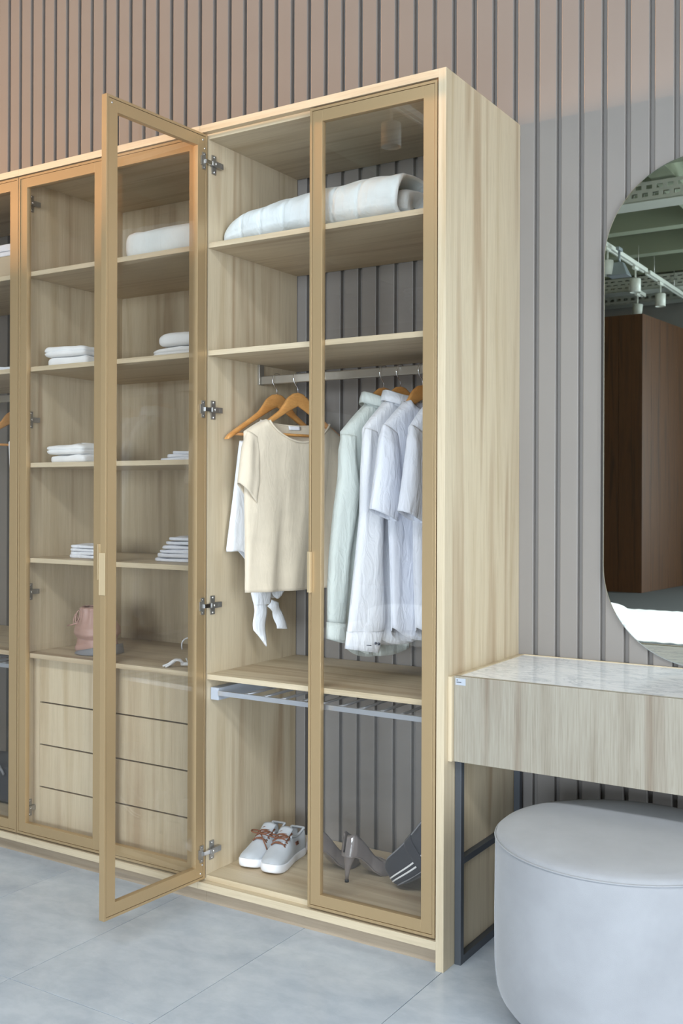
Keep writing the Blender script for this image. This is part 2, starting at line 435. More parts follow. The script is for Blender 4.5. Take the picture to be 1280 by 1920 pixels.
# --- clothes rails and trouser racks
RY, RZc = .29, 1.6425
def rail(u, x0, x1):
    m = MB().box(x0+.0086, x1-.0086, RY-.006, RY+.006, RZc-.0135, RZc+.0145)
    r = m.build('hanging_rail', 'rail_metal', u, .003)
    for xx in (x0, x1-.0085):
        box('rail_bracket', 'rail_metal', r, xx, xx+.0085, RY-.013, RY+.013, 1.628, SH[1], .001)
rail(U1, A0+TH, A1-TH); rail(U3, C0+TH, C1-TH)
def rack(u, x0, x1):
    fb = box('rack_front_bar', 'alu', u, x0+.034, x1-.012, .034, .042, .6475, .6625, .001)
    fb.name = 'trouser_rack'
    box('rack_slide', 'plastic_grey', fb, x0+.002, x0+.033, .038, .46, .632, .670, .0015)
    box('rack_slide', 'alu', fb, x1-.012, x1-.002, .038, .46, .636, .666, .001)
    box('rack_rear_bar', 'alu', fb, x0+.034, x1-.012, .44, .448, .6475, .6625, .001)
    rod = MB().tube([(0, .042, .657), (0, .44, .657)], .0045, 8).build('rack_rod', 'alu', fb)
    base = Vector(rod.location)
    xs = [x0+.128+.0672*i for i in range(10)]
    for i, x in enumerate(xs):
        if i == 0: rod.location = base+Vector((x, 0, 0))
        else: share(rod, 'rack_rod', fb, base+Vector((x, 0, 0)))
rack(U1, A0+TH, A1-TH); rack(U3, C0+TH, C1-TH)

# ------------------------------------------------------------------ hangers and garments
PHI = math.radians(14)
def frame(X0, phi=PHI):
    es = Vector((sin(phi), cos(phi), 0)); en = Vector((cos(phi), -sin(phi), 0)); O = Vector((X0, RY, 0))
    return lambda s, z, n=0: tuple(O+es*s+en*n+Vector((0, 0, z)))
def hanger(X0, label, grp='wooden clothes hangers on the rail', phi=PHI, k=1.0):
    P = frame(X0, phi)
    h = thing('clothes_hanger', label, 'hanger', (X0, RY, 1.44), grp)
    top = [(0, 1.596), (.02, 1.593), (.045, 1.577), (.062, 1.553), (.078, 1.5345), (.11, 1.513), (.15, 1.488), (.185, 1.466), (.2, 1.455), (.207, 1.445)]
    bot = [(0, 1.552), (.02, 1.543), (.045, 1.530), (.078, 1.512), (.11, 1.494), (.15, 1.470), (.185, 1.449), (.2, 1.440), (.207, 1.440)]
    def fn(u, v):
        s = lerp(-.207, .207, v); a = abs(s); f = 1 if a < .06 else lerp(1, k, smoothst((a-.06)/.147))
        zt, zb = interp(top, a), interp(bot, a); zc, hh = (zt+zb)/2, (zt-zb)/2
        tn = lerp(.0058, .0095, smoothst(a/.2)); th = 2*pi*u
        c, sn = cos(th), sin(th); c = math.copysign(abs(c)**.6, c); sn = math.copysign(abs(sn)**.6, sn)
        return P(s*f, zc+hh*sn, tn*c)
    m = MB().grid(fn, 14, 60, True)
    m.f.append(tuple(range(14))); m.m.append(0); m.sm.append(False)
    m.f.append(tuple(range(60*14, 61*14))); m.m.append(0); m.sm.append(False)
    m.build('hanger_arm', 'hanger_wood', h)
    MB().tube([P(-.172*k, 1.4585), P(.172*k, 1.4585)], .0048, 10).build('hanger_bar', 'hanger_wood', h)
    pts = [(0, 1.590), (0, 1.607), (-.003, 1.614), (-.011, 1.622), (-.018, 1.632), (-.0195, 1.643), (-.0155, 1.654), (-.008, 1.661), (0, 1.6625), (.009, 1.661), (.0155, 1.654), (.0185, 1.643), (.0165, 1.632)]
    MB().tube([P(*p) for p in pts], .0015, 7).build('hook', 'chrome', h)
    return h
def folds(seed):
    rd = random.Random(seed); w = [(rd.uniform(22, 70), rd.uniform(0, 6.28), rd.uniform(.4, 1)) for _ in range(5)]
    sk = rd.uniform(-.5, .5)
    def F(s, z):
        b = sum(a*sin(k*(s+sk*.12*z)+p+1.2*sin(5*z+p)) for k, p, a in w)/3.2
        c = sum(a*(1-2*abs(sin(.5*(k*1.6*(s+sk*.2*z)+p+2.0*sin(3.1*z+2*p))))**.6) for k, p, a in w[:3])/5.0
        return b*.7+c*.5
    return F
def body(P, hw, ztop_f, ztop_b, zbot, T, A, seed, root, mat, noff=0, nu=56, nv=48, nx=.0):
    """hw: [(z, halfwidth)] ; ztop(u): z of the top edge for front/back ; T thickness at v ; A fold amplitude at hem"""
    F = folds(seed); m = MB()
    def mk(side):
        zt = ztop_f if side > 0 else ztop_b
        def fn(u, v):
            U = 2*u-1; z1 = zt(U); z0 = zbot(U, side); v2 = v
            z = lerp(z1, z0, v2); h = interp(hw, z); s = U*h
            if s > 0: s *= .88
            edge = max(0, 1-abs(U)**3.2)**.5
            th = max(.0125*min(1, edge*2), T(z)*edge)*(1 if abs(U) < nx else lerp(1, min(1, max(0, (zt(U)-z))/.016)**.5, smoothst((abs(U)-nx)/.06)))
            f = F(s, z)*A(z)
            ff = .35*F(s*1.7+.3, z*.6+side)*A(z)*edge
            return P(s, z, noff+f+side*th+ff*side)
        return fn
    m.grid(mk(1), nu, nv); m.grid(mk(-1), nu, nv, flip=True)
    return m.build('body', mat, root, solid=.0012)
def sleeve(P, rings, root, mat, seed, nth=36, name='sleeve', sub=7, fold=.0075):
    """rings: (outer(s,z), inner(s,z), thickness, n-offset)"""
    F = folds(seed); R = []
    for i in range(len(rings)-1):
        for k in range(sub):
            t = k/sub; a, b = rings[i], rings[i+1]
            R.append(((lerp(a[0][0], b[0][0], t), lerp(a[0][1], b[0][1], t)), (lerp(a[1][0], b[1][0], t), lerp(a[1][1], b[1][1], t)), lerp(a[2], b[2], t), lerp(a[3], b[3], t)))
    R.append(rings[-1]); N = len(R)-1
    def fn(u, v):
        o, i, th, n = R[round(v*N)]
        c, s = cos(2*pi*u), sin(2*pi*u)
        q = (1-c)/2; g = F(q*.11, o[1]*1.2)*fold*smoothst(v*4)
        sq = math.copysign(abs(s)**.8, s)
        return P(lerp(o[0], i[0], q), lerp(o[1], i[1], q), n+th*sq+g*abs(s))
    return MB().grid(fn, nth, N, True).build(name, mat, root, solid=.0012)
def mir(rings): return [((-o[0]*.86, o[1]), (-i[0]*.86, i[1]), t, -n) for o, i, t, n in rings]
def collar(P, root, mat, zc=1.552, rs=.058, rn=.032, s0=0.0, tilt=.15, n0=.0):
    def fn(u, v):
        th = 2*pi*u; prof = [(.0, -.020), (.0, .014), (.003, .020), (.008, .018), (.012, .004), (.015, -.014)]
        dr, dz_ = prof[round(v*5)]
        return P(s0+(rs+dr)*cos(th), zc+dz_-tilt*rn*sin(th)*.9+.006*cos(2*th), n0+(rn+dr)*sin(th))
    return MB().grid(fn, 40, 5, True).build('collar', mat, root, solid=.0012)
def shoulders(neck, zneck, tip, ztip, dip_f):
    def zt(U, hwtop=tip):
        s = abs(U)*tip
        if s >= neck: 
            t = (s-neck)/(tip-neck); return lerp(zneck, ztip, t**1.15)
        return zneck-dip_f*(1-(s/neck)**2)**.8
    return zt
# --- beige T-shirt
X = -.672; P = frame(X)
hanger(X, 'wooden hanger in the neck of the beige T-shirt')
ts = thing('t_shirt', 'beige short-sleeved T-shirt hanging nearest the open door', 'shirt', (X, RY, .965))
body(P, [(.96, .213), (1.15, .214), (1.28, .219), (1.40, .222), (1.52, .222)], shoulders(.138, 1.5035, .222, 1.461, .066), shoulders(.138, 1.5035, .222, 1.461, .012),
     lambda U, sd: .966-.004*sd+.008*(U*.5)**2, lambda z: .024, lambda z: .004+.010*smoothst((1.45-z)/.45), 11, ts, 'beige_suede', nx=.62)
rg = [((-.212, 1.463), (-.168, 1.440), .010, .006), ((-.232, 1.415), (-.168, 1.385), .019, .008), ((-.243, 1.35), (-.170, 1.305), .021, .010), ((-.250, 1.302), (-.180, 1.239), .017, .010)]
sleeve(P, rg, ts, 'beige_suede', 5); sleeve(P, mir(rg), ts, 'beige_suede', 6)
# neckline binding and the white label in the neck
sf = shoulders(.138, 1.5035, .222, 1.461, .066); sb_ = shoulders(.138, 1.5035, .222, 1.461, .012)
def neck_pts(fz, n0):
    out = []
    for i in range(25):
        s = lerp(-.137, .137, i/24); u_ = s/.222; s2 = s*.88 if s > 0 else s
        out.append(P(s2, fz(u_)-.002, n0*(max(0, 1-abs(u_)**3.2)**.5)))
    return out
MB().tube(neck_pts(sf, .0265), .0032, 6).build('neck_binding', 'beige_suede', ts)
MB().tube(neck_pts(sb_, -.0245), .0028, 6).build('neck_binding', 'beige_suede', ts)
lb = MB(); lb.grid(lambda u, v: P(lerp(-.022, .030, u)+.002*v*(1 if u < .5 else -1), 1.489-.013*v, -.0205+.002*v), 6, 3)
lb.build('neck_label', 'paper_white', ts, solid=.0008)
# --- white tie-front top behind it
X = -.755; P = frame(X)
hanger(X, 'bare-shouldered wooden hanger closest to the cabinet side')
wt = thing('tie_front_top', 'white top with a knotted tie hem, behind the beige T-shirt', 'top', (X, RY, .78))
zs = lambda U: 1.447-.01*abs(U)
body(P, [(.93, .10), (1.09, .205), (1.25, .180), (1.447, .152)], zs, zs, lambda U, sd: 1.088+.0*U if abs(U) > .72 else 1.088-.16*(1-(abs(U)/.72)**2), lambda z: .012, lambda z: .002+.006*smoothst((1.4-z)/.3), 21, wt, 'white_linen')
sleeve(P, [((-.112, .975), (-.028, .975), .012, .012), ((-.114, .95), (-.036, .945), .014, .014), ((-.104, .915), (-.042, .914), .010, .015)], wt, 'white_linen', 31, name='knot')
def ribbon(pairs, name):
    N = len(pairs)-1
    def fn(u, v):
        x = v*N; i = min(int(x), N-1); t = x-i; t = t
        a, b = pairs[i], pairs[i+1]
        L = (lerp(a[0][0], b[0][0], t), lerp(a[0][1], b[0][1], t)); Rr = (lerp(a[1][0], b[1][0], t), lerp(a[1][1], b[1][1], t))
        return P(lerp(L[0], Rr[0], u), lerp(L[1], Rr[1], u), .016+.006*sin(pi*u)+.004*sin(9*v))
    return MB().grid(fn, 8, 24).build(name, 'white_linen', wt, solid=.002)
ribbon([((-.107, .918), (-.056, .918)), ((-.108, .875), (-.056, .87)), ((-.107, .835), (-.057, .825)), ((-.059, .780), (-.0585, .781))], 'tie_tail')
ribbon([((-.052, .908), (-.034, .928)), ((-.030, .888), (-.004, .916)), ((-.018, .855), (.012, .884)), ((-.012, .833), (.033, .828))], 'tie_tail')
# --- mint shirt
def shirt(X, label, mat, seed, tip, ztip, hwtab, hem, rings, cs0=0, zc=1.550, cuffs=None, nk=.062, zn=1.552, collar_on=True, dip=.0):
    P = frame(X)
    g = thing('shirt', label, 'shirt', (X, RY, hem), 'shirts hanging at the right of the rail')
    zt = shoulders(nk, zn, tip, ztip, dip); zb = shoulders(nk, zn, tip, ztip, .0)
    body(P, hwtab, zt, zb, lambda U, sd: hem+.045*abs(U)**2.6+.004*sd, lambda z: .021+.006*smoothst((1.4-z)/.5), lambda z: .002+.012*smoothst((1.45-z)/.5), seed, g, mat, nx=nk/tip)
    sleeve(P, rings, g, mat, seed+1); sleeve(P, mir(rings), g, mat, seed+2)
    if collar_on: collar(P, g, mat, zc, s0=cs0)
    return g, P
hanger(-.353, 'wooden hanger inside the mint shirt collar', k=.74)
g, P = shirt(-.353, 'pale mint long-sleeved shirt, first of the shirts from the left', 'mint_cotton', 41, .190, 1.452,
      [(.77, .150), (1.0, .160), (1.25, .168), (1.38, .178), (1.55, .190)], .775,
      [((-.186, 1.445), (-.130, 1.44), .012, .010), ((-.199, 1.40), (-.140, 1.37), .020, .014), ((-.206, 1.32), (-.126, 1.28), .022, .018), ((-.227, 1.21), (-.142, 1.20), .022, .020), ((-.243, 1.09), (-.166, 1.09), .020, .020), ((-.250, .99), (-.176, .98), .019, .020), ((-.251, .90), (-.184, .89), .014, .020)], -.02, 1.552)
def cuff(P, g, mat, o0, i0, o1, i1, n, th=.014):
    return sleeve(P, [(o0, i0, th, n), (o1, i1, th*1.08, n)], g, mat, 99, name='cuff', sub=3, fold=.0008)
cuff(P, g, 'mint_cotton', (-.253, .90), (-.182, .89), (-.253, .851), (-.184, .832), .020)
# --- white long-sleeved shirt
hanger(-.295, 'wooden hanger behind the white shirt collar', k=.74)
g, P = shirt(-.295, 'white long-sleeved shirt with a buttoned cuff, next to the mint shirt', 'white_cotton', 51, .172, 1.460,
      [(.81, .135), (1.0, .140), (1.25, .150), (1.40, .158), (1.55, .168)], .815,
      [((-.160, 1.462), (-.110, 1.45), .010, .010), ((-.175, 1.42), (-.112, 1.40), .018, .016), ((-.184, 1.34), (-.106, 1.32), .022, .020), ((-.191, 1.21), (-.104, 1.20), .022, .024), ((-.213, 1.07), (-.106, 1.06), .022, .026), ((-.240, .905), (-.094, .90), .019, .026), ((-.246, .875), (-.100, .866), .015, .026)], 0, 1.556)
cf = cuff(P, g, 'white_cotton', (-.247, .876), (-.100, .868), (-.254, .828), (-.121, .803), .026)
for s_, z_ in ((-.146, .835), (-.133, .832)):
    pb = [P(s_, z_, .0395), P(s_, z_, .0425)]
    MB().tube(pb, .0042, 12).build('button', 'button_dark', g)
bh = MB().tube([P(-.184, .833, .0415), P(-.166, .8305, .0422)], .0011, 6).build('buttonhole', 'button_dark', g)
# --- two short-sleeved shirts
hanger(-.220, 'wooden hanger leaning out of the short-sleeved shirt', k=.74)
short_rings = [((-.178, 1.470), (-.118, 1.44), .010, .010), ((-.196, 1.43), (-.126, 1.39), .020, .016), ((-.212, 1.35), (-.116, 1.30), .022, .018), ((-.226, 1.28), (-.110, 1.235), .021, .018), ((-.237, 1.226), (-.150, 1.190), .020, .018)]
short_rings[-1] = ((-.237, 1.226), (-.135, 1.190), .020, .018)
g, P = shirt(-.220, 'white short-sleeved shirt between the long-sleeved one and the last shirt', 'white_poplin', 61, .182, 1.464,
      [(.82, .130), (1.0, .134), (1.2, .145), (1.40, .165), (1.55, .182)], .832, short_rings, 0, 1.545, nk=.070, zn=1.546, collar_on=False, dip=.03)
hanger(-.140, 'wooden hanger of the last shirt, hidden by the door frame', k=.74)
g, P = shirt(-.140, 'white short-sleeved shirt at the end of the rail, half hidden by the door frame', 'white_poplin', 71, .178, 1.458,
      [(.82, .130), (1.0, .134), (1.2, .140), (1.40, .158), (1.55, .178)], .838,
      [((o[0]+.012, o[1]-.004), (i[0]+.010, i[1]-.004), t_, n) for o, i, t_, n in short_rings], 0, 1.545, nk=.07, zn=1.546, collar_on=False, dip=.03)
# --- far left cabinet clothes
hanger(-2.0, 'empty wooden hanger at the left edge, in the far left cabinet')
hanger(-1.785, 'wooden hanger holding the white blouse in the far left cabinet', k=.85)
P = frame(-1.785)
g = thing('blouse', 'white blouse hanging in the far left cabinet', 'blouse', (-1.785, RY, 1.0))
zt = shoulders(.075, 1.546, .19, 1.458, .03)
body(P, [(.95, .185), (1.2, .178), (1.5, .19)], zt, shoulders(.075, 1.546, .19, 1.458, .0), lambda U, sd: 1.10, lambda z: .02, lambda z: .006, 81, g, 'white_linen', nx=.4)

# ------------------------------------------------------------------ duvet on the top shelf
SZ1 = SH[0]+TH
dv = thing('duvet', 'rolled white quilted duvet on the top shelf of the open cabinet', 'duvet', (-.5, .2, SZ1))
YC, RYy = .205, .142
def duvet_pt(u, v, x0=-.818, x1=-.205, k=1.0):
    x = lerp(x0, x1, v); e = 1.0
    a = (x-x0)/.20
    if a < 1: e = max(.0, 1-(1-a)**2.4)**.5
    tl = smoothst((x-x0)/.5)
    hh = (.059+.015*tl)*(.42+.58*e)*k; ry = RYy*(.80+.20*e)*k
    th = 2*pi*u; c, s = cos(th), sin(th)
    c2 = math.copysign(abs(c)**.8, c); s2 = math.copysign(abs(s)**.75, s)
    y = YC+ry*c2; z = SZ1+hh*1.0+hh*s2
    q = 0
    for gx in (-.735, -.66, -.575, -.49, -.40, -.315): q = max(q, math.exp(-((x-gx-.012*s)/.0035)**2))
    lq = math.exp(-((th-3.3)/.05)**2)+math.exp(-((th-2.35)/.04)**2)
    w = .0012*sin(40*x+3*s+2*c)+.0012*sin(23*x-5*th)+.001*sin(75*x+7*th)
    d = w-.0045*q-.003*lq
    y += d*c; z = max(SZ1+.0005, z+d*s*1.2)
    return (x, y, z)
m = MB().grid(lambda u, v: duvet_pt(u, v), 72, 110, True)
# rolled end: the lip turns in and the inner rolls show
def end_pt(u, v):
    th = 2*pi*u; k = [1, 1.0, .93, .84, .70][round(v*4)]; dx = [0, .014, .02, .012, -.05][round(v*4)]
    b = duvet_pt(u, 1.0); cz = SZ1+.074
    return (b[0]+dx+(.006*sin(3*th) if v > .1 else -.0005), YC+(b[1]-YC)*k, cz+(b[2]-cz)*k)
m.grid(end_pt, 72, 4, True)
m.build('outer_roll', 'duvet_cotton', dv)
def inner_pt(u, v):
    th = 2*pi*u; kk = [.62, .66, .6, .5, .3, .02][round(v*5)]; dx = [-.12, -.006, .010, .014, .006, -.01][round(v*5)]
    b = duvet_pt(u, 1.0); cz = SZ1+.066; k2 = kk*(1+.07*sin(2*th+1))
    return (b[0]+dx, YC+.02+(b[1]-YC)*k2, max(SZ1+.002, cz+(b[2]-cz)*k2*.95))
MB().grid(inner_pt, 48, 5, True).build('inner_roll', 'duvet_cotton', dv)
def flap(u, v):
    th = 2*pi*u; x = lerp(-.225, -.075, v); e = ((1-max(0, (v-.7)/.3)**2)**.5 if v < 1 else .03)*max(.03, min(1, v/.35))**.5
    return (x, .345+.085*cos(th)*e, SZ1+.062+.060*sin(th)*e+.004*sin(60*x+3*th))
MB().grid(flap, 32, 24, True).build('loose_fold', 'duvet_cotton', dv)

# ------------------------------------------------------------------ folded linen
def fold_mesh(w, d, h, seed, layers=2, sag=.15):
    """folded cloth: w along x (fold end at -x and front), d along y, h high; layer creases at the edges"""
    rd = random.Random(seed); p = [rd.uniform(0, 6.28) for _ in range(6)]
    def fn(u, v):
        th = 2*pi*u
        # side profile: superellipse ring scaled with v from bottom to top
        zz = v
        rr = (1-abs(2*zz-1)**3.0)**.38 if 0 < zz < 1 else .0
        inset = (1-rr)*min(h*.55, .02)
        cr = .0
        if layers > 1:
            f = (zz*layers) % 1.0; cr = math.exp(-(min(f, 1-f)/.10)**2)*(0 if zz < .08 or zz > .92 else 1)*.006
        c, s = cos(th), sin(th); c = math.copysign(abs(c)**.22, c); s = math.copysign(abs(s)**.22, s)
        x = (w/2-inset-cr)*c; y = (d/2-inset-cr)*s
        wob = .0022*sin(31*x+p[0]+4*zz)+.0018*sin(47*y+p[1])+.0012*sin(83*x+61*y+p[2])
        z = h*zz*(1-sag*(abs(2*x/w)**3)*.6-sag*.5*(abs(2*y/d)**4))+wob*zz*min(1, h/.02)
        return (x, y+.003*sin(18*x+p[3])*zz, max(0, z))
    m = MB().grid(fn, 64, 18, True)
    k = len(m.v); n = 64
    top = [m.v[18*n+i] for i in range(n)]
    def cap(u, v):
        i = int(round(u*n)) % n; a = top[i]; f = 1-v
        x, y = a[0]*f, a[1]*f
        return (x, y, a[2]+h*.10*(1-f**2)+.0012*sin(50*x+p[4])*(1-f)+.0014*sin(37*y+p[5])*(1-f))
    m.grid(cap, n, 8, True)
    m.f.append(tuple(range(n))); m.m.append(0); m.sm.append(False)
    return m
def fold(name, mat, label, cat, group, x0, x1, y0, y1, z, h, seed, layers=2, rot=0, sag=.15):
    cx, cy = (x0+x1)/2, (y0+y1)/2
    m = fold_mesh(x1-x0, y1-y0, h, seed, layers, sag); c, s = cos(rot), sin(rot)
    m.xf(lambda p: (p.x*c-p.y*s, p.x*s+p.y*c, p.z))
    o = m.build(name, mat); o.location = (cx, cy, z); tag(o, label, cat, group); return o
TG = 'white bath towels on the wardrobe shelves'; SG = 'folded white shirts on the wardrobe shelves'
zB, zC, zD, zE = SH[1]+TH, SH[2]+TH, SH[3]+TH, SH[4]+TH
fold('bath_towel', 'towel_white', 'lower white towel of the higher stack in the left column', 'towel', TG, -1.590, -1.40, .065, .235, zB, .034, 1, 1, .02)
fold('bath_towel', 'towel_white', 'upper white towel of the higher stack in the left column', 'towel', TG, -1.600, -1.405, .058, .23, zB+.035, .036, 2, 2, .03)
fold('bath_towel', 'towel_white', 'lower white towel of the middle stack in the left column', 'towel', TG, -1.575, -1.40, .065, .235, zC, .028, 3, 1, -.01)
fold('bath_towel', 'towel_white', 'upper white towel of the middle stack in the left column', 'towel', TG, -1.588, -1.405, .058, .23, zC+.029, .036, 4, 2, -.02)
fold('bath_towel', 'towel_white', 'lower white towel seen through the open door', 'towel', TG, -1.112, -.865, .07, .40, zB, .034, 5, 2, .02)
fold('bath_towel', 'towel_white', 'upper white towel seen through the open door, fluffy folded edge', 'towel', TG, -1.080, -.865, .062, .38, zB+.035, .046, 6, 1, .03)
pos = ['bottom', 'second', 'third', 'top']
for i in range(4):
    fold('folded_shirt', 'white_cotton', pos[i]+' folded white shirt of the neat pile in the left column', 'shirt', SG, -1.512+.002*i, -1.385, .10, .205, zD+.0118*i, .0115, 20+i, 1, .01*(i % 2), .05)
pos = ['bottom', 'middle', 'top']
for i in range(3):
    fold('folded_shirt', 'white_poplin', pos[i]+' folded shirt of the flat pile under the towels, seen through the open door', 'shirt', SG, -1.075+.028*i, -.868, .07, .34, zC+.0098*i, .0095, 30+i, 1, .02*(i % 2)-.01, .05)
pos = ['lowest', 'second lowest', 'third lowest', 'third highest', 'second highest', 'topmost']
for i in range(6):
    fold('folded_shirt', 'white_poplin', pos[i]+' shirt of the tall leaning pile seen through the open door', 'shirt', SG, -1.150+(0, .010, .022, .030, .050, .062)[i], -.868, .125, .40, zD+.0142*i, .0165, 40+i, 1, (.0, .02, -.015, .03, -.01, .02)[i], .45)
fold('blanket', 'duvet_cotton', 'folded white blanket on the top shelf behind the open door', 'blanket', None, -1.225, -.868, .055, .44, SZ1, .095, 50, 1, 0, .12)
# far left cabinet: storage box, linen
bx = thing('storage_box', 'beige fabric storage box with a white lid on the far left top shelf', 'box', (C1-.30, .25, SZ1))
x0b, x1b = C1-.57, C1-.075
box('box_body', 'box_fabric', bx, x0b, x1b, .06, .44, SZ1, SZ1+.098, .006)
box('lid', 'white_cotton', bx, x0b-.006, x1b+.006, .053, .447, SZ1+.0985, SZ1+.125, .006)
box('lid_trim', 'white_cotton', bx, x0b-.004, x1b+.004, .054, .446, SZ1+.082, SZ1+.0975, .003)
fold('folded_shirt', 'white_cotton', 'folded white cloth on the far left middle shelf', 'shirt', SG, C1-.40, C1-.10, .06, .36, zB, .02, 61, 1, 0, .1)

# ------------------------------------------------------------------ superellipsoid helper (soft bags)
def spow(a, e): return math.copysign(abs(a)**e, a)
# pink drawstring bag
bg = thing('drawstring_bag', 'dusty pink leather drawstring bag with a grey base on the lower shelf', 'bag', (-1.42, .2, zE))
prof = [(0, .062), (.006, .078), (.018, .082), (.034, .074), (.050, .071), (.068, .084), (.086, .082), (.105, .070), (.125, .062), (.145, .058), (.156, .060), (.160, .052)]
def bagpt(u, v):
    th = 2*pi*u; x_ = v*(len(prof)-1); i = min(int(x_), len(prof)-2); z, r = lerp(prof[i][0], prof[i+1][0], x_-i), lerp(prof[i][1], prof[i+1][1], x_-i)
    pl = .0045*smoothst((z-.08)/.06)*sin(14*th)+.003*sin(5*th+30*z)
    ax, ay = 1.25, .95
    return (-1.430+(r+pl)*1.0*cos(th)-.06*z, .165+(r+pl)*.88*sin(th), zE+z)
MB().grid(bagpt, 60, 44, True).build('bag_body', 'pink_leather', bg, solid=.002)
MB().grid(lambda u, v: (-1.420+1.12*lerp(.074, .071, v)*cos(2*pi*u), .160+.084*lerp(1, .93, v)*sin(2*pi*u), zE+.002+.026*v+.016*v*cos(2*pi*u)-.008*v), 40, 4, True).build('bag_base', 'piping_grey', bg, solid=.003)
def loop(c, r, tilt, n=18): return [(c[0]+r*.45*sin(2*pi*i/n), c[1]-.006*cos(2*pi*i/n), c[2]+r-r*cos(2*pi*i/n)+tilt*i/n) for i in range(n+1)]
MB().tube(loop((-1.512, .135, zE+.098), .018, 0), .0022, 6).build('drawstring', 'pink_leather', bg)
MB().tube(loop((-1.494, .128, zE+.106), .020, 0), .0022, 6).build('drawstring', 'pink_leather', bg)
MB().tube([(-1.490, .125, zE+.104), (-1.515, .125, zE+.096), (-1.545, .13, zE+.090)], .0032, 6).build('drawstring', 'pink_leather', bg)
# white tasselled cord
tc = thing('tassel_cord', 'white tasselled cord belt on the lower shelf behind the open door', 'cord', (-.98, .1, zE))
rd = random.Random(3)
for i in range(11):
    a = lerp(-.5, .35, i/10); L = .060+rd.uniform(-.008, .008)
    p0 = Vector((-.965, .078, zE+.012)); dirv = Vector((-cos(a)*.9, sin(a)*.7-.35, 0))
    pts = [p0+dirv*L*t_+Vector((0, 0, (.016*sin(pi*min(1, t_*1.2))-.009*t_)+rd.uniform(0, .002))) for t_ in (0, .25, .5, .75, 1)]
    pts = [(p.x, p.y, max(zE+.002, p.z)) for p in pts]
    MB().tube(pts, .0034, 6).build('strand', 'white_cotton', tc)
MB().tube([(-.975, .078, zE+.011), (-.95, .083, zE+.012)], .006, 8).build('knot', 'white_cotton', tc)
pts = []
for i in range(40):
    t_ = i/39; a = -2.6+t_*5.6
    pts.append((-.962+.026*cos(a)*1.0, .10+.012*sin(a*2), zE+.048+.045*sin(a)))
pts = [(p[0], p[1], max(zE+.003, p[2])) for p in pts]
MB().tube(pts, .0022, 6).build('cord_loop', 'white_cotton', tc)
pts = [(-.95, .083, zE+.01), (-.93, .09, zE+.006), (-.905, .11, zE+.004), (-.885, .15, zE+.003)]
MB().tube(pts, .0024, 6).build('cord_loop', 'white_cotton', tc)

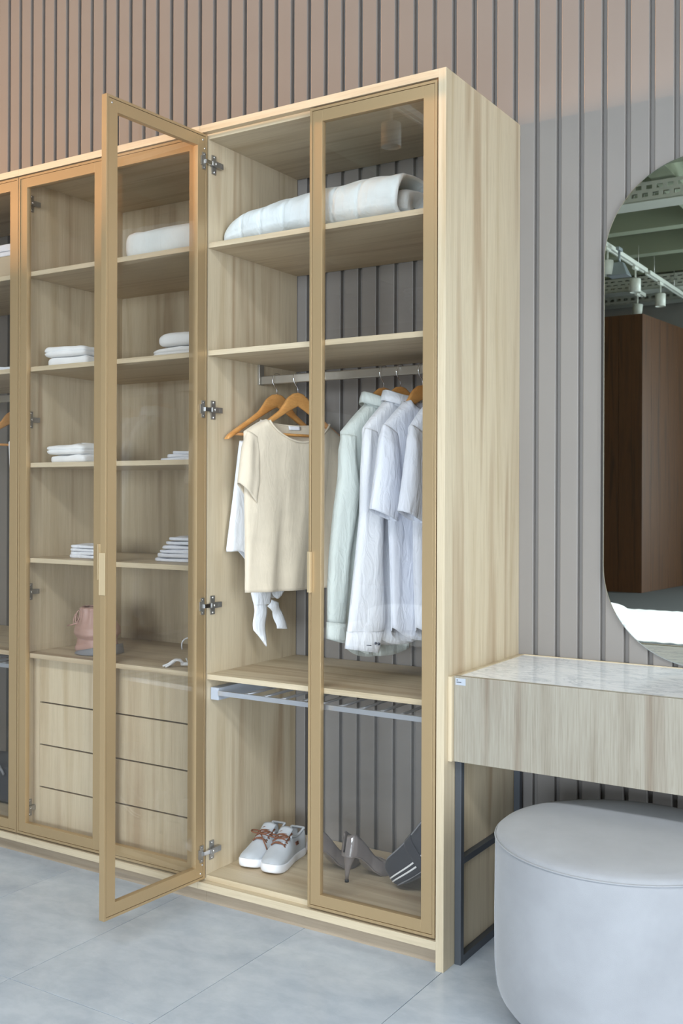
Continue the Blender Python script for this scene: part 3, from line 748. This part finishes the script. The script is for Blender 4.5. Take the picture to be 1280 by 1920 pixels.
# ------------------------------------------------------------------ shoes
ZF = .0935
def place(cx, cy, ang, z=ZF, k=1.0):
    c, s = cos(ang), sin(ang)
    return lambda p: (cx+k*(p[0]*c-p[1]*s), cy+k*(p[0]*s+p[1]*c), z+k*p[2])
def outline_w(t):  # half widths left/right of a sole along its length, toe t=0 .. heel t=1
    return interp([(0, 0), (.015, .016), (.04, .0265), (.09, .0365), (.18, .0435), (.28, .0455), (.42, .0425), (.58, .0365), (.75, .034), (.88, .0335), (.95, .028), (.985, .016), (1, 0)], t)
def sneaker(cx, cy, ang, label, foot):
    """local x: across, local y: toe at -L/2, heel at +L/2"""
    L = .262; T = place(cx, cy, ang, k=.93)
    g = thing('sneaker', label, 'shoe', (cx, cy, ZF), 'pale grey canvas sneakers')
    bend = lambda t: foot*.007*sin(pi*t)-foot*.006*(1-t)**2
    def ring(t, w, z): return t, w, z
    # sole: outline stacked in height
    N = 64
    def out(i, k):
        a = 2*pi*i/N; t = .5-.5*cos(a); sd = 1 if sin(a) >= 0 else -1
        return ((sd*outline_w(t)*k)+bend(t), -L/2+L*t*(1 if k >= 1 else 1))
    lev = [(0, .93), (.003, .985), (.010, 1.03), (.024, 1.035), (.0275, 1.01), (.0285, .95)]
    def solefn(u, v):
        z, k = lev[round(v*5)]; i = u*N; x, y = out(i, 1); x0 = bend((y+L/2)/L)
        up = .010*(1-min(1, (y+L/2)/.07))**2
        return T((x0+(x-x0)*k+(.0), y*(1+(k-1)*.35), z+up))
    m = MB().grid(solefn, N, 5, True, smooth=True); n = len(m.v)
    m.f.append(tuple(range(N))); m.f.append(tuple(range(n-N, n))); m.m += [0, 0]; m.sm += [False, False]
    m.build('sole', 'sole_rubber', g)
    # upper: cross sections
    toph = [(0, .028), (.03, .036), (.08, .044), (.16, .051), (.26, .060), (.36, .072), (.46, .086), (.56, .094), (.66, .0855), (.76, .083), (.86, .090), (.93, .0985), (1, .094)]
    def sect(t):
        w = outline_w(max(.012, min(.988, t)))*.97; h = interp(toph, t); o = smoothst((t-.43)/.10)
        z0 = .026+.010*(1-min(1, L*t/.07))**2
        wt = lerp(w*.62, max(w*.62, .020), o) if t < .9 else w*.8
        arch = []
        # left side bottom -> top edge
        for q in (0, .25, .5, .75, .92):
            ww = lerp(w*(1+.06*sin(pi*q)), wt, q**2.2); arch.append((-ww, lerp(z0, h, q**.8)))
        # top: closed vamp dome or open throat
        for q in (-.72, -.36, 0, .36, .72):
            zd = h+.006*(1-q*q)
            zi = lerp(zd, .050 if abs(q) < .7 else .060, o)
            xx = q*wt*(lerp(1, .88, o)); arch.append((xx, zi))
        for q in (.92, .75, .5, .25, 0):
            ww = lerp(w*(1+.06*sin(pi*q)), wt, q**2.2); arch.append((ww, lerp(z0, h, q**.8)))
        return arch
    M = 48
    secs = [sect(i/M) for i in range(M+1)]
    def upfn(u, v):
        i = round(v*M); j = round(u*14); x, z = secs[i][j]; t = i/M
        yy = -L/2+L*lerp(.012, .985, t); lean = -.010*smoothst((t-.85)/.15)*(z-.03)/.06
        return T((x+bend(t), yy+lean, z))
    m = MB().grid(upfn, 14, M)
    n = 15; m.f.append(tuple(range(M*n, M*n+n))); m.m.append(0); m.sm.append(True)
    m.build('upper', 'canvas_grey', g)
    # collar binding around the opening
    pl = []
    for i in range(int(.54*M), M+1): x, z = secs[i][4]; t = i/M; pl.append((x+bend(t), -L/2+L*lerp(.012, .985, t)-.010*smoothst((t-.85)/.15)*(z-.03)/.06, z+.001))
    pr = []
    for i in range(int(.54*M), M+1): x, z = secs[i][10]; t = i/M; pr.append((x+bend(t), -L/2+L*lerp(.012, .985, t)-.010*smoothst((t-.85)/.15)*(z-.03)/.06, z+.001))
    MB().tube([T(p) for p in pl+pr[::-1]], .0040, 6).build('collar_binding', 'canvas_grey', g)
    # tongue
    def tong(u, v):
        x = (2*u-1)*lerp(.021, .024, v); t = lerp(.36, .62, v); z = lerp(.079, .112, v)+.006*(1-(2*u-1)**2)-.002
        return T((x+bend(t), -L/2+L*t, z))
    MB().grid(tong, 8, 8).build('tongue', 'canvas_grey', g, solid=.004)
    # laces: four bars and a bow
    for k in range(4):
        t = .34+.065*k; h = interp(toph, t); w = .026
        pts = [(sx*w+bend(t), -L/2+L*(t+.012*abs(sx)), h+.008*(1-abs(sx)**3)+.004-(.008 if abs(sx) > .95 else 0)) for sx in (-1, -.8, -.4, 0, .4, .8, 1)]
        MB().tube([T(p) for p in pts], .0026, 6).build('lace', 'lace_brown', g)
        pts = [(sx*w*.95+bend(t), -L/2+L*(t+.03*sx+.015), h+.011*(1-abs(sx)**3)+.003) for sx in (-1, -.5, 0, .5, 1)]
        MB().tube([T(p) for p in pts], .0024, 6).build('lace', 'lace_brown', g)
    t = .37; z = .098
    for sx in (-1, 1):
        lp = [(sx*.022*(1-cos(a))/1.3+bend(t), -L/2+L*t+.012*sin(a)-.004, z+.006*sin(a/2)) for a in [2*pi*i/12 for i in range(13)]]
        MB().tube([T(p) for p in lp], .0024, 6).build('lace', 'lace_brown', g)
    e = -foot
    pts = [(0, -L/2+L*t, z), (.012, -L/2+L*(t-.04), z-.004), (.028, -L/2+L*(t-.09), z-.018), (.037, -L/2+L*(t-.10), z-.032), (.041, -L/2+L*(t-.09), z-.046)]
    if foot > 0: MB().tube([T(p) for p in pts], .0024, 6).build('lace', 'lace_brown', g)
    else:
        pts = [(0, -L/2+L*t, z), (-.010, -L/2+L*(t-.03), z-.003), (-.022, -L/2+L*(t-.05), z-.012)]
        MB().tube([T(p) for p in pts], .0024, 6).build('lace', 'lace_brown', g)
    # little brown tab on the outer side
    tb = MB().box(.0350, .0385, -L/2+L*.60, -L/2+L*.665, .058, .068)
    tb.xf(lambda p: T((p.x+bend(.6)-(p.z-.06)*.25, p.y, p.z))).build('side_label', 'label_brown', g)
    return g
sneaker(-.762, .240, math.radians(8), 'pale grey canvas sneaker with brown laces, closest to the cabinet side', 1)
sneaker(-.680, .236, math.radians(8), 'pale grey canvas sneaker with brown laces, closest to the door frame', -1)

def pump(cx, cy, ang, label):
    """local y: heel at 0, toe at +L"""
    T = place(cx, cy, ang, k=1.0); L = .205
    g = thing('high_heel_pump', label, 'shoe', (cx, cy, ZF), 'taupe patent high heels')
    zs = [(0, .083), (.12, .0815), (.25, .070), (.38, .046), (.5, .020), (.6, .006), (.68, .002), (1, .003)]   # underside line
    ws = [(0, .006), (.02, .018), (.06, .0255), (.14, .0290), (.3, .0260), (.45, .026), (.6, .034), (.72, .0355), (.84, .029), (.93, .017), (.985, .007), (1, .002)]
    hs = [(0, .062), (.06, .066), (.15, .063), (.28, .058), (.42, .052), (.55, .047), (.66, .043), (.74, .039), (.85, .026), (.95, .014), (1, .006)]   # wall height above underside
    def sect(t):
        w, z0, h = interp(ws, t), interp(zs, t), interp(hs, t)
        o = 1-smoothst((t-.62)/.08); back = 1-smoothst(t/.05)
        pts = []
        for q in (0, .3, .6, .85, 1): pts.append((-w*(1+.10*sin(pi*q)-.12*q), z0+h*q))
        for q in (-.7, -.3, 0, .3, .7):
            zd = z0+h+.004*(1-q*q); zi = lerp(zd, z0+.008, o); pts.append((q*w*.86, zi))
        for q in (1, .85, .6, .3, 0): pts.append((w*(1+.10*sin(pi*q)-.12*q), z0+h*q))
        return pts
    M = 56; secs = [sect(i/M) for i in range(M+1)]
    mats = MB()
    def fn(u, v):
        i = round(v*M); x, z = secs[i][round(u*14)]; t = i/M
        return T((x, L*t-.010*(1-smoothst(t/.25))*((z-.08)/.06 if z > .08 else 0)*-1+.0, z))
    m = MB().grid(fn, 14, M); n = 15
    m.f.append(tuple(range(0, n))); m.f.append(tuple(range(M*n, M*n+n))); m.m += [0, 0]; m.sm += [True, True]
    m.build('upper', 'patent_taupe', g)
    def lin(u, v):
        t = lerp(.03, .66, v); w = interp(ws, t)*.84; return T(((2*u-1)*w, L*t, interp(zs, t)+.0095))
    MB().grid(lin, 6, 30).build('insole', 'shoe_inside', g, solid=.001)
    def under(u, v):
        t = v; w = interp(ws, t)*1.02; return T(((2*u-1)*w, L*t, interp(zs, t)-.002+.0015*(2*u-1)**2))
    MB().grid(under, 8, 48).build('sole', 'patent_taupe', g, solid=.0035)
    hp = [(.078, .0235, .030), (.066, .0175, .026), (.05, .0115, .021), (.03, .0078, .018), (.008, .0062, .0165)]
    def heel(u, v):
        z, r, yc = hp[round(v*4)]; th = 2*pi*u
        return T((r*.85*cos(th), yc+r*.95*sin(th)-.003, z+(.004 if v == 0 else 0)))
    m = MB().grid(heel, 20, 4, True); m.f.append(tuple(range(80, 100))); m.m.append(0); m.sm.append(False)
    m.build('heel', 'patent_taupe', g)
    MB().grid(lambda u, v: T((.0056*cos(2*pi*u), .0135+.0060*sin(2*pi*u), .008-.008*v)), 14, 1, True).build('heel_tip', 'heel_tip_black', g, solid=.0008)
    return g
pump(-.432, .192, math.radians(-20), 'taupe patent high heel standing in the middle behind the glass door')
pump(-.555, .182, math.radians(-20), 'taupe patent high heel half hidden by the door frame')

# dark sports bag with white stripes, leaning in the corner
sb = thing('sports_bag', 'charcoal canvas bag with white double stripes slumped in the cabinet corner', 'bag', (-.17, .3, ZF))
ROT = Matrix.Rotation(math.radians(-38), 3, 'Y')
BAX, BAY, BAZ, E1, E2 = .135, .088, .062, .42, .45
def baglocal(x, y, z):
    k = .72+.42*(x+BAX)/(2*BAX)
    z = z*k+.012*(x/BAX)+.004*sin(24*x+15*y); x += .003*sin(30*z+20*y)
    p = ROT @ Vector((x, y, z))
    return (-.198+p.x, .292+p.y, max(ZF+.001, ZF+.124+p.z))
def bagsurf(u, v):
    th = 2*pi*u; ph = (v-.5)*pi
    return baglocal(BAX*spow(cos(ph), E1)*spow(cos(th), E2), BAY*spow(cos(ph), E1)*spow(sin(th), E2), BAZ*spow(sin(ph), E1))
MB().grid(bagsurf, 72, 36, True).build('bag_body', 'charcoal_canvas', sb)
def front_y(x, z, off):
    c = max(.02, 1-abs(z/BAZ)**(2/E1))**(E1/2); q = max(0, 1-abs(x/(BAX*c))**(2/E2))**(E2/2)
    return -(BAY*c*q+off)
def band(zc, hw, mat, name, off=.0012, xa=-.128, xb=.125):
    MB().grid(lambda u, v: baglocal(lerp(xa, xb, u), front_y(lerp(xa, xb, u), zc+hw*(2*v-1), off), zc+hw*(2*v-1)), 40, 3).build(name, mat, sb, solid=.001)
band(-.028, .0028, 'stripe_white', 'stripe'); band(-.013, .0028, 'stripe_white', 'stripe')
MB().grid(lambda u, v: baglocal(lerp(-.010, .022, v), front_y(lerp(-.010, .022, v), lerp(-.05, .058, u), .003), lerp(-.05, .058, u)), 20, 4).build('strap', 'charcoal_canvas', sb, solid=.003)
MB().tube([baglocal(-BAX*.985*spow(cos(p), .35)*1.0+.004, BAY*.9*spow(sin(p), .5)*1.0, -BAZ*.80) for p in [pi*(i/20-.5) for i in range(21)]], .0025, 6).build('piping', 'piping_grey', sb)
MB().tube([baglocal(lerp(-.12, .12, i/20), front_y(lerp(-.12, .12, i/20), BAZ*.86, .001), BAZ*.86) for i in range(21)], .0025, 6).build('piping', 'piping_grey', sb)
# second dark bag at the foot of the far left cabinet
kb = thing('travel_bag', 'dark travel bag lying in the bottom of the far left cabinet', 'bag', (C1-.35, .27, ZF))
def kbs(u, v):
    th = 2*pi*u; ph = (v-.5)*pi
    return (C1-.36+.22*spow(cos(ph), .4)*spow(cos(th), .5), .27+.10*spow(cos(ph), .4)*spow(sin(th), .5), ZF+.075+.074*spow(sin(ph), .4)+.003*sin(30*th))
MB().grid(kbs, 60, 24, True).build('bag_body', 'charcoal_canvas', kb)
MB().tube([(C1-.46+.20*i/20, .165, ZF+.12+.07*sin(pi*i/20)) for i in range(21)], .005, 8).build('handle', 'piping_grey', kb)

# ------------------------------------------------------------------ vanity desk
DZt, DZb, DX0, DX1, DY0 = .7835, .5555, .0125, 1.30, .0335
dk = thing('vanity_desk', 'wall-side vanity desk with a marble top and oak front on a dark metal frame', 'desk', (.65, .27, 0))
box('front_panel', 'oak_desk', dk, DX0, DX1, DY0, DY0+.018, DZb, DZt, .0008)
box('body', 'oak_desk', dk, DX0, DX1, DY0+.018, SF-.001, DZb+.004, DZt-.012, .0008)
ed = MB().box(DX0, DX0+.007, DY0+.018, SF-.001, DZt-.012, DZt).box(DX1-.007, DX1, DY0+.018, SF-.001, DZt-.012, DZt).box(DX0+.007, DX1-.007, SF-.009, SF-.001, DZt-.012, DZt)
ed.build('edging', 'oak_level', dk, .0006)
box('marble_top', 'marble', dk, DX0+.007, DX1-.007, DY0+.018, SF-.009, DZt-.012, DZt-.002, .0006)
box('side_cleat', 'oak_upright', dk, .0003, DX0-.001, .0220, SF-.001, .5565, .7825, .0006)
def leg_frame(x0, x1):
    f = box('leg_frame', 'black_metal', dk, x0, x1, .064, .084, 0, DZb+.004, .001)
    box('rear_post', 'black_metal', f, x0, x1, .470, .490, 0, DZb+.004, .001)
    box('foot_rail', 'black_metal', f, x0, x1, .084, .470, 0, .022, .001)
    box('stretcher', 'black_metal', f, x0, x1, .084, .470, .268, .286, .001)
leg_frame(.0013, .0200); leg_frame(DX1-.030, DX1-.011)
lab = thing('price_label', 'small grey printed label stuck on the corner of the vanity front', 'label', (.03, DY0-.001, .765))
box('card', 'plastic_grey', lab, .0175, .0465, DY0-.0010, DY0-.0001, .7605, .7785, 0)
for x0, x1, z in ((.0205, .0245, .7735), (.0205, .0345, .7680)):
    box('print', 'ink', lab, x0, x1, DY0-.0013, DY0-.0010, z-.0010, z+.0012, 0)

# ------------------------------------------------------------------ ottoman
OX, OY, OR = .484, -.012, .3045
ot = thing('ottoman', 'round pale grey upholstered ottoman tucked under the vanity', 'ottoman', (OX, OY, 0))
pr = [(OR-.073, .030), (OR-.050, .034), (OR-.030, .046), (OR-.015, .066), (OR-.005, .094), (OR, .14), (OR+.001, .25), (OR, .36), (OR-.001, .432), (OR-.003, .4415)]
MB().lathe(pr, OX, OY, 96).build('cover', 'ottoman_weave', ot)
pt = [(OR-.003, .4425), (OR-.005, .449), (OR-.012, .455), (OR-.035, .460), (.22, .464), (.14, .466), (.06, .467), (.0005, .467)]
MB().lathe(pt, OX, OY, 96).build('seat_pad', 'ottoman_weave', ot)
MB().tube([(OX+(OR-.001)*cos(2*pi*i/96), OY+(OR-.001)*sin(2*pi*i/96), .4425) for i in range(97)], .0022, 6, False).build('seam', 'ottoman_weave', ot)
aS = math.radians(212)
MB().tube([(OX+(interp([(z, r) for r, z in pr], z)+.0004)*cos(aS), OY+(interp([(z, r) for r, z in pr], z)+.0004)*sin(aS), z) for z in [.05+.388*i/24 for i in range(25)]], .0016, 6).build('seam', 'ottoman_weave', ot)
MB().lathe([(.0005, .0305), (.23, .0305), (.23, .024), (.0005, .024)], OX, OY, 64, False).build('base_plate', 'gap_dark', ot)
for k in range(5):
    a = math.radians(200+72*k); x, y = OX+.20*cos(a), OY+.20*sin(a)
    MB().lathe([(.0005, 0), (.020, 0), (.022, .004), (.022, .020), (.014, .0245)], x, y, 20).build('foot', 'heel_tip_black', ot)

# ------------------------------------------------------------------ pill-shaped wall mirror
MXC, MR, MZ0, MZ1, MY = .5415, .2755, .787, 2.2225, .5005
mr = thing('wall_mirror', 'tall frameless pill-shaped mirror above the vanity', 'mirror', (MXC, MY, MZ0))
def pill(r, n=48):
    out = []
    for i in range(n+1): a = pi*i/n; out.append((MXC+r*cos(a), MZ1-MR+r*sin(a)))
    for i in range(n+1): a = pi+pi*i/n; out.append((MXC+r*cos(a), MZ0+MR+r*sin(a)))
    return out
o_, i_ = pill(MR), pill(MR-.0025); n = len(o_)
m = MB(); m.add([(x, MY-.0055, z) for x, z in i_], [tuple(range(n))])
m.build('mirror_glass', 'mirror_silver', mr)
m = MB(); m.add([(x, MY-.0055, z) for x, z in i_]+[(x, MY-.004, z) for x, z in o_]+[(x, SF-.0005, z) for x, z in o_],
      [(k, (k+1) % n, n+(k+1) % n, n+k) for k in range(n)]+[(n+k, n+(k+1) % n, 2*n+(k+1) % n, 2*n+k) for k in range(n)])
m.build('polished_edge', 'mirror_edge', mr)

# ------------------------------------------------------------------ the showroom behind the camera (seen in the mirror and the door glass)
def mirror_hit(px, py, z):
    """where the sight line through this spot of the wall mirror meets height z"""
    d = _f+_r*((px-640)/1959.26)-_u*((py-933.735)/1959.26)
    t1 = (MY-CAM.y)/d.y; p = CAM+d*t1; d2 = Vector((d.x, -d.y, d.z)); t2 = (z-p.z)/d2.z
    return p+d2*t2
def spotlight(x, y, z, label, tilt=0, k=1.0):
    g = thing('track_spotlight', label, 'lamp', (x, y, z), 'white cylinder spotlights on ceiling tracks')
    m = MB(); R = .068*k
    a, b = sin(tilt), cos(tilt)
    m.lathe([(.001, .085), (R*.96, .085), (R, .080), (R, -.085), (R*.93, -.085), (R*.9, -.06), (.001, -.03)], 0, 0, 28)
    m.xf(lambda p: (x+p.x*b+p.z*a, y+p.y, z-p.x*a+p.z*b)).build('shade', ['lamp_white'], g)
    MB().tube([(x, y, z+.06), (x, y, z+.20)], .012, 8).build('stem', 'lamp_white', g)
    box('adapter', 'lamp_white', g, x-.02, x+.02, y-.08, y+.08, z+.20, z+.235, .003)
    return g
zL = 3.93
names = ['spotlight at the left edge of the mirror reflection', 'spotlight in front of the cable tray in the mirror', 'rightmost spotlight in the mirror reflection', 'lowest spotlight in the mirror, above the brown wall']
for nm, (px, py) in zip(names, [(1139, 503), (1191, 536), (1238, 563), (1195, 582)]):
    p = mirror_hit(px, py, zL); spotlight(p.x, p.y, zL, 'white cylinder '+nm, .1 if 'lowest' in nm else 0)
p = mirror_hit(1161, 506, zL-.02)
fl = thing('flood_lamp', 'grey trapezoid flood lamp beside the spotlights in the mirror', 'lamp', (p.x, p.y, zL))
m = MB(); 
for (z0, w0, d0), (z1, w1, d1) in (((-.10, .12, .10), (.06, .05, .05)),):
    m.add([(p.x+sx*w, p.y+sy*d, zL+z) for z, w, d in ((z0, w0, d0), (z1, w1, d1)) for sx, sy in ((-1,-1),(1,-1),(1,1),(-1,1))],
          [(0,3,2,1),(4,5,6,7),(0,1,5,4),(1,2,6,5),(2,3,7,6),(3,0,4,7)])
m.build('housing', 'flood_grey', fl, .008)
MB().tube([(p.x, p.y, zL+.05), (p.x, p.y, zL+.2)], .014, 8).build('stem', 'flood_grey', fl)
box('adapter', 'flood_grey', fl, p.x-.02, p.x+.02, p.y-.07, p.y+.07, zL+.2, zL+.235, .003)
def track(x, y0, y1, label):
    g = thing('lighting_track', label, 'track', (x, (y0+y1)/2, zL+.235), 'white ceiling lighting tracks')
    zz = zL+.2355
    box('channel', 'lamp_white', g, x-.035, x+.035, y0, y1, zz+.012, zz+.05, .002)
    box('flange', 'lamp_white', g, x-.035, x-.012, y0, y1, zz, zz+.0118, .001); box('flange', 'lamp_white', g, x+.012, x+.035, y0, y1, zz, zz+.0118, .001)
    for k in range(3):
        yy = lerp(y0+.3, y1-.3, k/2); MB().tube([(x, yy, zz+.05), (x, yy, RZ-.29)], .005, 6).build('suspension', 'nickel', g)
pA, pB, pC, pD = [mirror_hit(a, b, zL) for a, b in ((1139, 503), (1191, 536), (1238, 563), (1195, 582))]
track((pA.x+pB.x)/2, pB.y-.4, pA.y+2.2, 'white ceiling track with two spotlights, crossing the mirror diagonally')
track(pC.x, pC.y-2.0, pC.y+.6, 'short white ceiling track over the rightmost mirrored spotlight')
track(pD.x, pD.y-.3, pD.y+.3, 'white track stub holding the lowest mirrored spotlight')
def cable_tray(y, x0, x1, z, label, rows=3):
    g = thing('cable_tray', label, 'cable tray', ((x0+x1)/2, y, z), 'perforated white cable trays under the ceiling')
    for sgn, nm in ((1, 'side_rail'), (-1, 'side_rail')):
        m = MB(); yy = y+sgn*.15; H = .15; rh = H/rows
        for r in range(rows+1): m.box(x0, x1, yy-.004, yy+.004, z+rh*r-.017, z+rh*r+.017)
        n = int((x1-x0)/.105)
        for r in range(rows):
            for k in range(n+1):
                xx = x0+k*(x1-x0)/n+(.04 if r % 2 else 0); m.box(xx-.022, xx+.022, yy-.0038, yy+.0038, z+rh*r+.015, z+rh*(r+1)-.015)
        m.build(nm, 'tray_metal', g)
    box('floor_plate', 'tray_metal', g, x0, x1, y-.15, y+.15, z-.030, z-.0225, 0)
    for k in range(4):
        xx = lerp(x0+.8, x1-.8, k/3); MB().tube([(xx, y, z), (xx, y, RZ-.01)], .008, 6).build('hanger_rod', 'nickel', g)
p = mirror_hit(1230, 365, 4.34); cable_tray(p.y, -5.6, 2.6, 4.27, 'perforated cable tray highest in the mirror', 2)
p = mirror_hit(1205, 535, 4.34); cable_tray(p.y, -6.4, 2.6, 4.27, 'perforated cable tray behind the mirrored spotlights')
p = mirror_hit(1190, 560, 4.34); cable_tray(p.y, -6.8, -.9, 4.27, 'low perforated cable tray farthest away in the mirror', 2)
# brown wood-clad volume far behind
pc = mirror_hit(1203, 1112, 0.008); ZW = 3.72
wv = thing('wood_partition', 'brown wood-clad partition block across the room, reflected in the mirror', 'partition', (pc.x, pc.y, 0))
for k in range(14):
    xx = pc.x-.32*(k+1)
    if xx > RX0+.3: box('panel', 'walnut_wall', wv, xx+.002, xx+.318, pc.y-.06, pc.y, .009, ZW, .002)
pe = mirror_hit(1280, 1098, 0.008); dv_ = Vector((pe.x-pc.x, pe.y-pc.y, 0)).normalized(); nrm = Vector((dv_.y, -dv_.x, 0))*.06
for k in range(11):
    a = Vector((pc.x, pc.y, .009))+dv_*(.32*k+.002); b = a+dv_*.316
    if b.y < RY0+.1: break
    m = MB(); m.add([tuple(a), tuple(b), tuple(b+nrm), tuple(a+nrm)]+[tuple(v_+Vector((0, 0, ZW-.009))) for v_ in (a, b, b+nrm, a+nrm)], [(0,3,2,1),(4,5,6,7),(0,1,5,4),(1,2,6,5),(2,3,7,6),(3,0,4,7)])
    m.build('panel', 'walnut_wall', wv, .002)
# bed
bd = thing('bed', 'low bed with a ribbed white cover, reflected at the bottom of the mirror', 'bed', (-1.3, -3.9, 0))
box('base', 'oak_level', bd, -2.6, -.05, -4.75, -2.95, .05, .20, .01)
box('mattress', 'bed_cotton', bd, -2.58, -.07, -4.73, -2.97, .20, .375, .03)
def cov(u, v):
    x, y = lerp(-2.6, -.05, u), lerp(-4.76, -2.94, v); return (x, y, .383+.003*sin(2*pi*(x*.8+y)/.03*.5))
MB().grid(cov, 60, 160).build('bed_cover', 'bed_cotton', bd, solid=.006)
for nm, x, y in (('white cushion lying on the bed in the mirror', -1.15, -3.55), ('white cushion at the far side of the bed', -2.1, -3.6)):
    m = MB().grid(lambda u, v: (x+.26*spow(cos((v-.5)*pi), .6)*spow(cos(2*pi*u), .6), y+.2*spow(cos((v-.5)*pi), .6)*spow(sin(2*pi*u), .6), .468+.078*spow(sin((v-.5)*pi), .9)), 40, 20, True)
    o = m.build('cushion', 'bed_cotton'); tag(o, nm, 'cushion', 'cushions on the bed')
# track spotlights in front of the wardrobe (one is reflected in the closed door)
for x, y, nm in ((-2.55, -4.2, 'white cylinder spotlight reflected in the closed glass door'), (-4.2, -3.2, 'white cylinder spotlight left of the wardrobe')):
    spotlight(x, y, zL, nm, 0, 1.1)
track(-2.55, -6.4, -2.6, 'white ceiling track in front of the wardrobe'); track(-4.2, -5.4, -1.6, 'white ceiling track left of the wardrobe')
for xc, nm in ((-.3, 'long added fill-light panel above the aisle'), (3.2, 'long added fill-light panel above the vanity end')):  # unseen panels, added to carry the overhead fill light
    pn = thing('overhead_fill_panel', nm, 'lamp', (xc, -3.6, 4.33), 'added overhead fill-light panels')
    box('housing', 'lamp_white', pn, xc-1.55, xc+1.55, -4.15, -3.05, 4.325, 4.39, .004)
    for a_ in ((xc-1.56, xc+1.56, -3.06, -3.04), (xc-1.56, xc+1.56, -4.17, -4.15), (xc-1.58, xc-1.56, -4.17, -3.04), (xc+1.56, xc+1.58, -4.17, -3.04)): box('light_baffle', 'black_metal', pn, *a_, 3.93, 4.32, .001)  # baffles added round the panel to keep its light off the upper wall
    box('diffuser', 'panel_glow', pn, xc-1.5, xc+1.5, -4.1, -3.1, 4.318, 4.3245, .002)
dp = thing('light_blocker', 'added white light-blocking panel beyond the left end of the wardrobe', 'partition', (-5.4, -3.9, 0))  # unseen blocker, added to keep the warm lamp off the lower wardrobe
box('panel', 'wall_paint', dp, -5.45, -5.35, -8.2, .45, .06, 2.26, .003)
box('plinth', 'black_metal', dp, -5.44, -5.36, -8.2, .45, 0, .06, 0)
# warm linear wall lamp on the left wall: lights the upper slats; the wardrobe shades the wall to its right
ll = thing('linear_wall_lamp', 'long warm linear lamp on the far left wall', 'lamp', (RX0+.05, -1.55, 2.37))
box('housing', 'lamp_white', ll, RX0, RX0+.06, -2.85, -.25, 2.22, 2.52, .005)
t = NT('lamp_glow'); t.set(Base_Color=(1, .8, .6, 1), Emission_Color=(1.0, .70, .44, 1), Emission_Strength=6.0)
box('diffuser', 'lamp_glow', ll, RX0+.0605, RX0+.075, -2.8, -.3, 2.25, 2.49, .003)
l = bpy.data.lights.new('linear_lamp_light', 'AREA'); l.shape = 'RECTANGLE'; l.size = .24; l.size_y = 2.5; l.energy = 360; l.color = (1.0, .55, .26)
l.spread = math.radians(64)
o = bpy.data.objects.new('linear_lamp_light', l); COL.objects.link(o); o.location = (RX0+.08, -1.55, 2.37); o.rotation_euler = (0, -pi/2, 0)
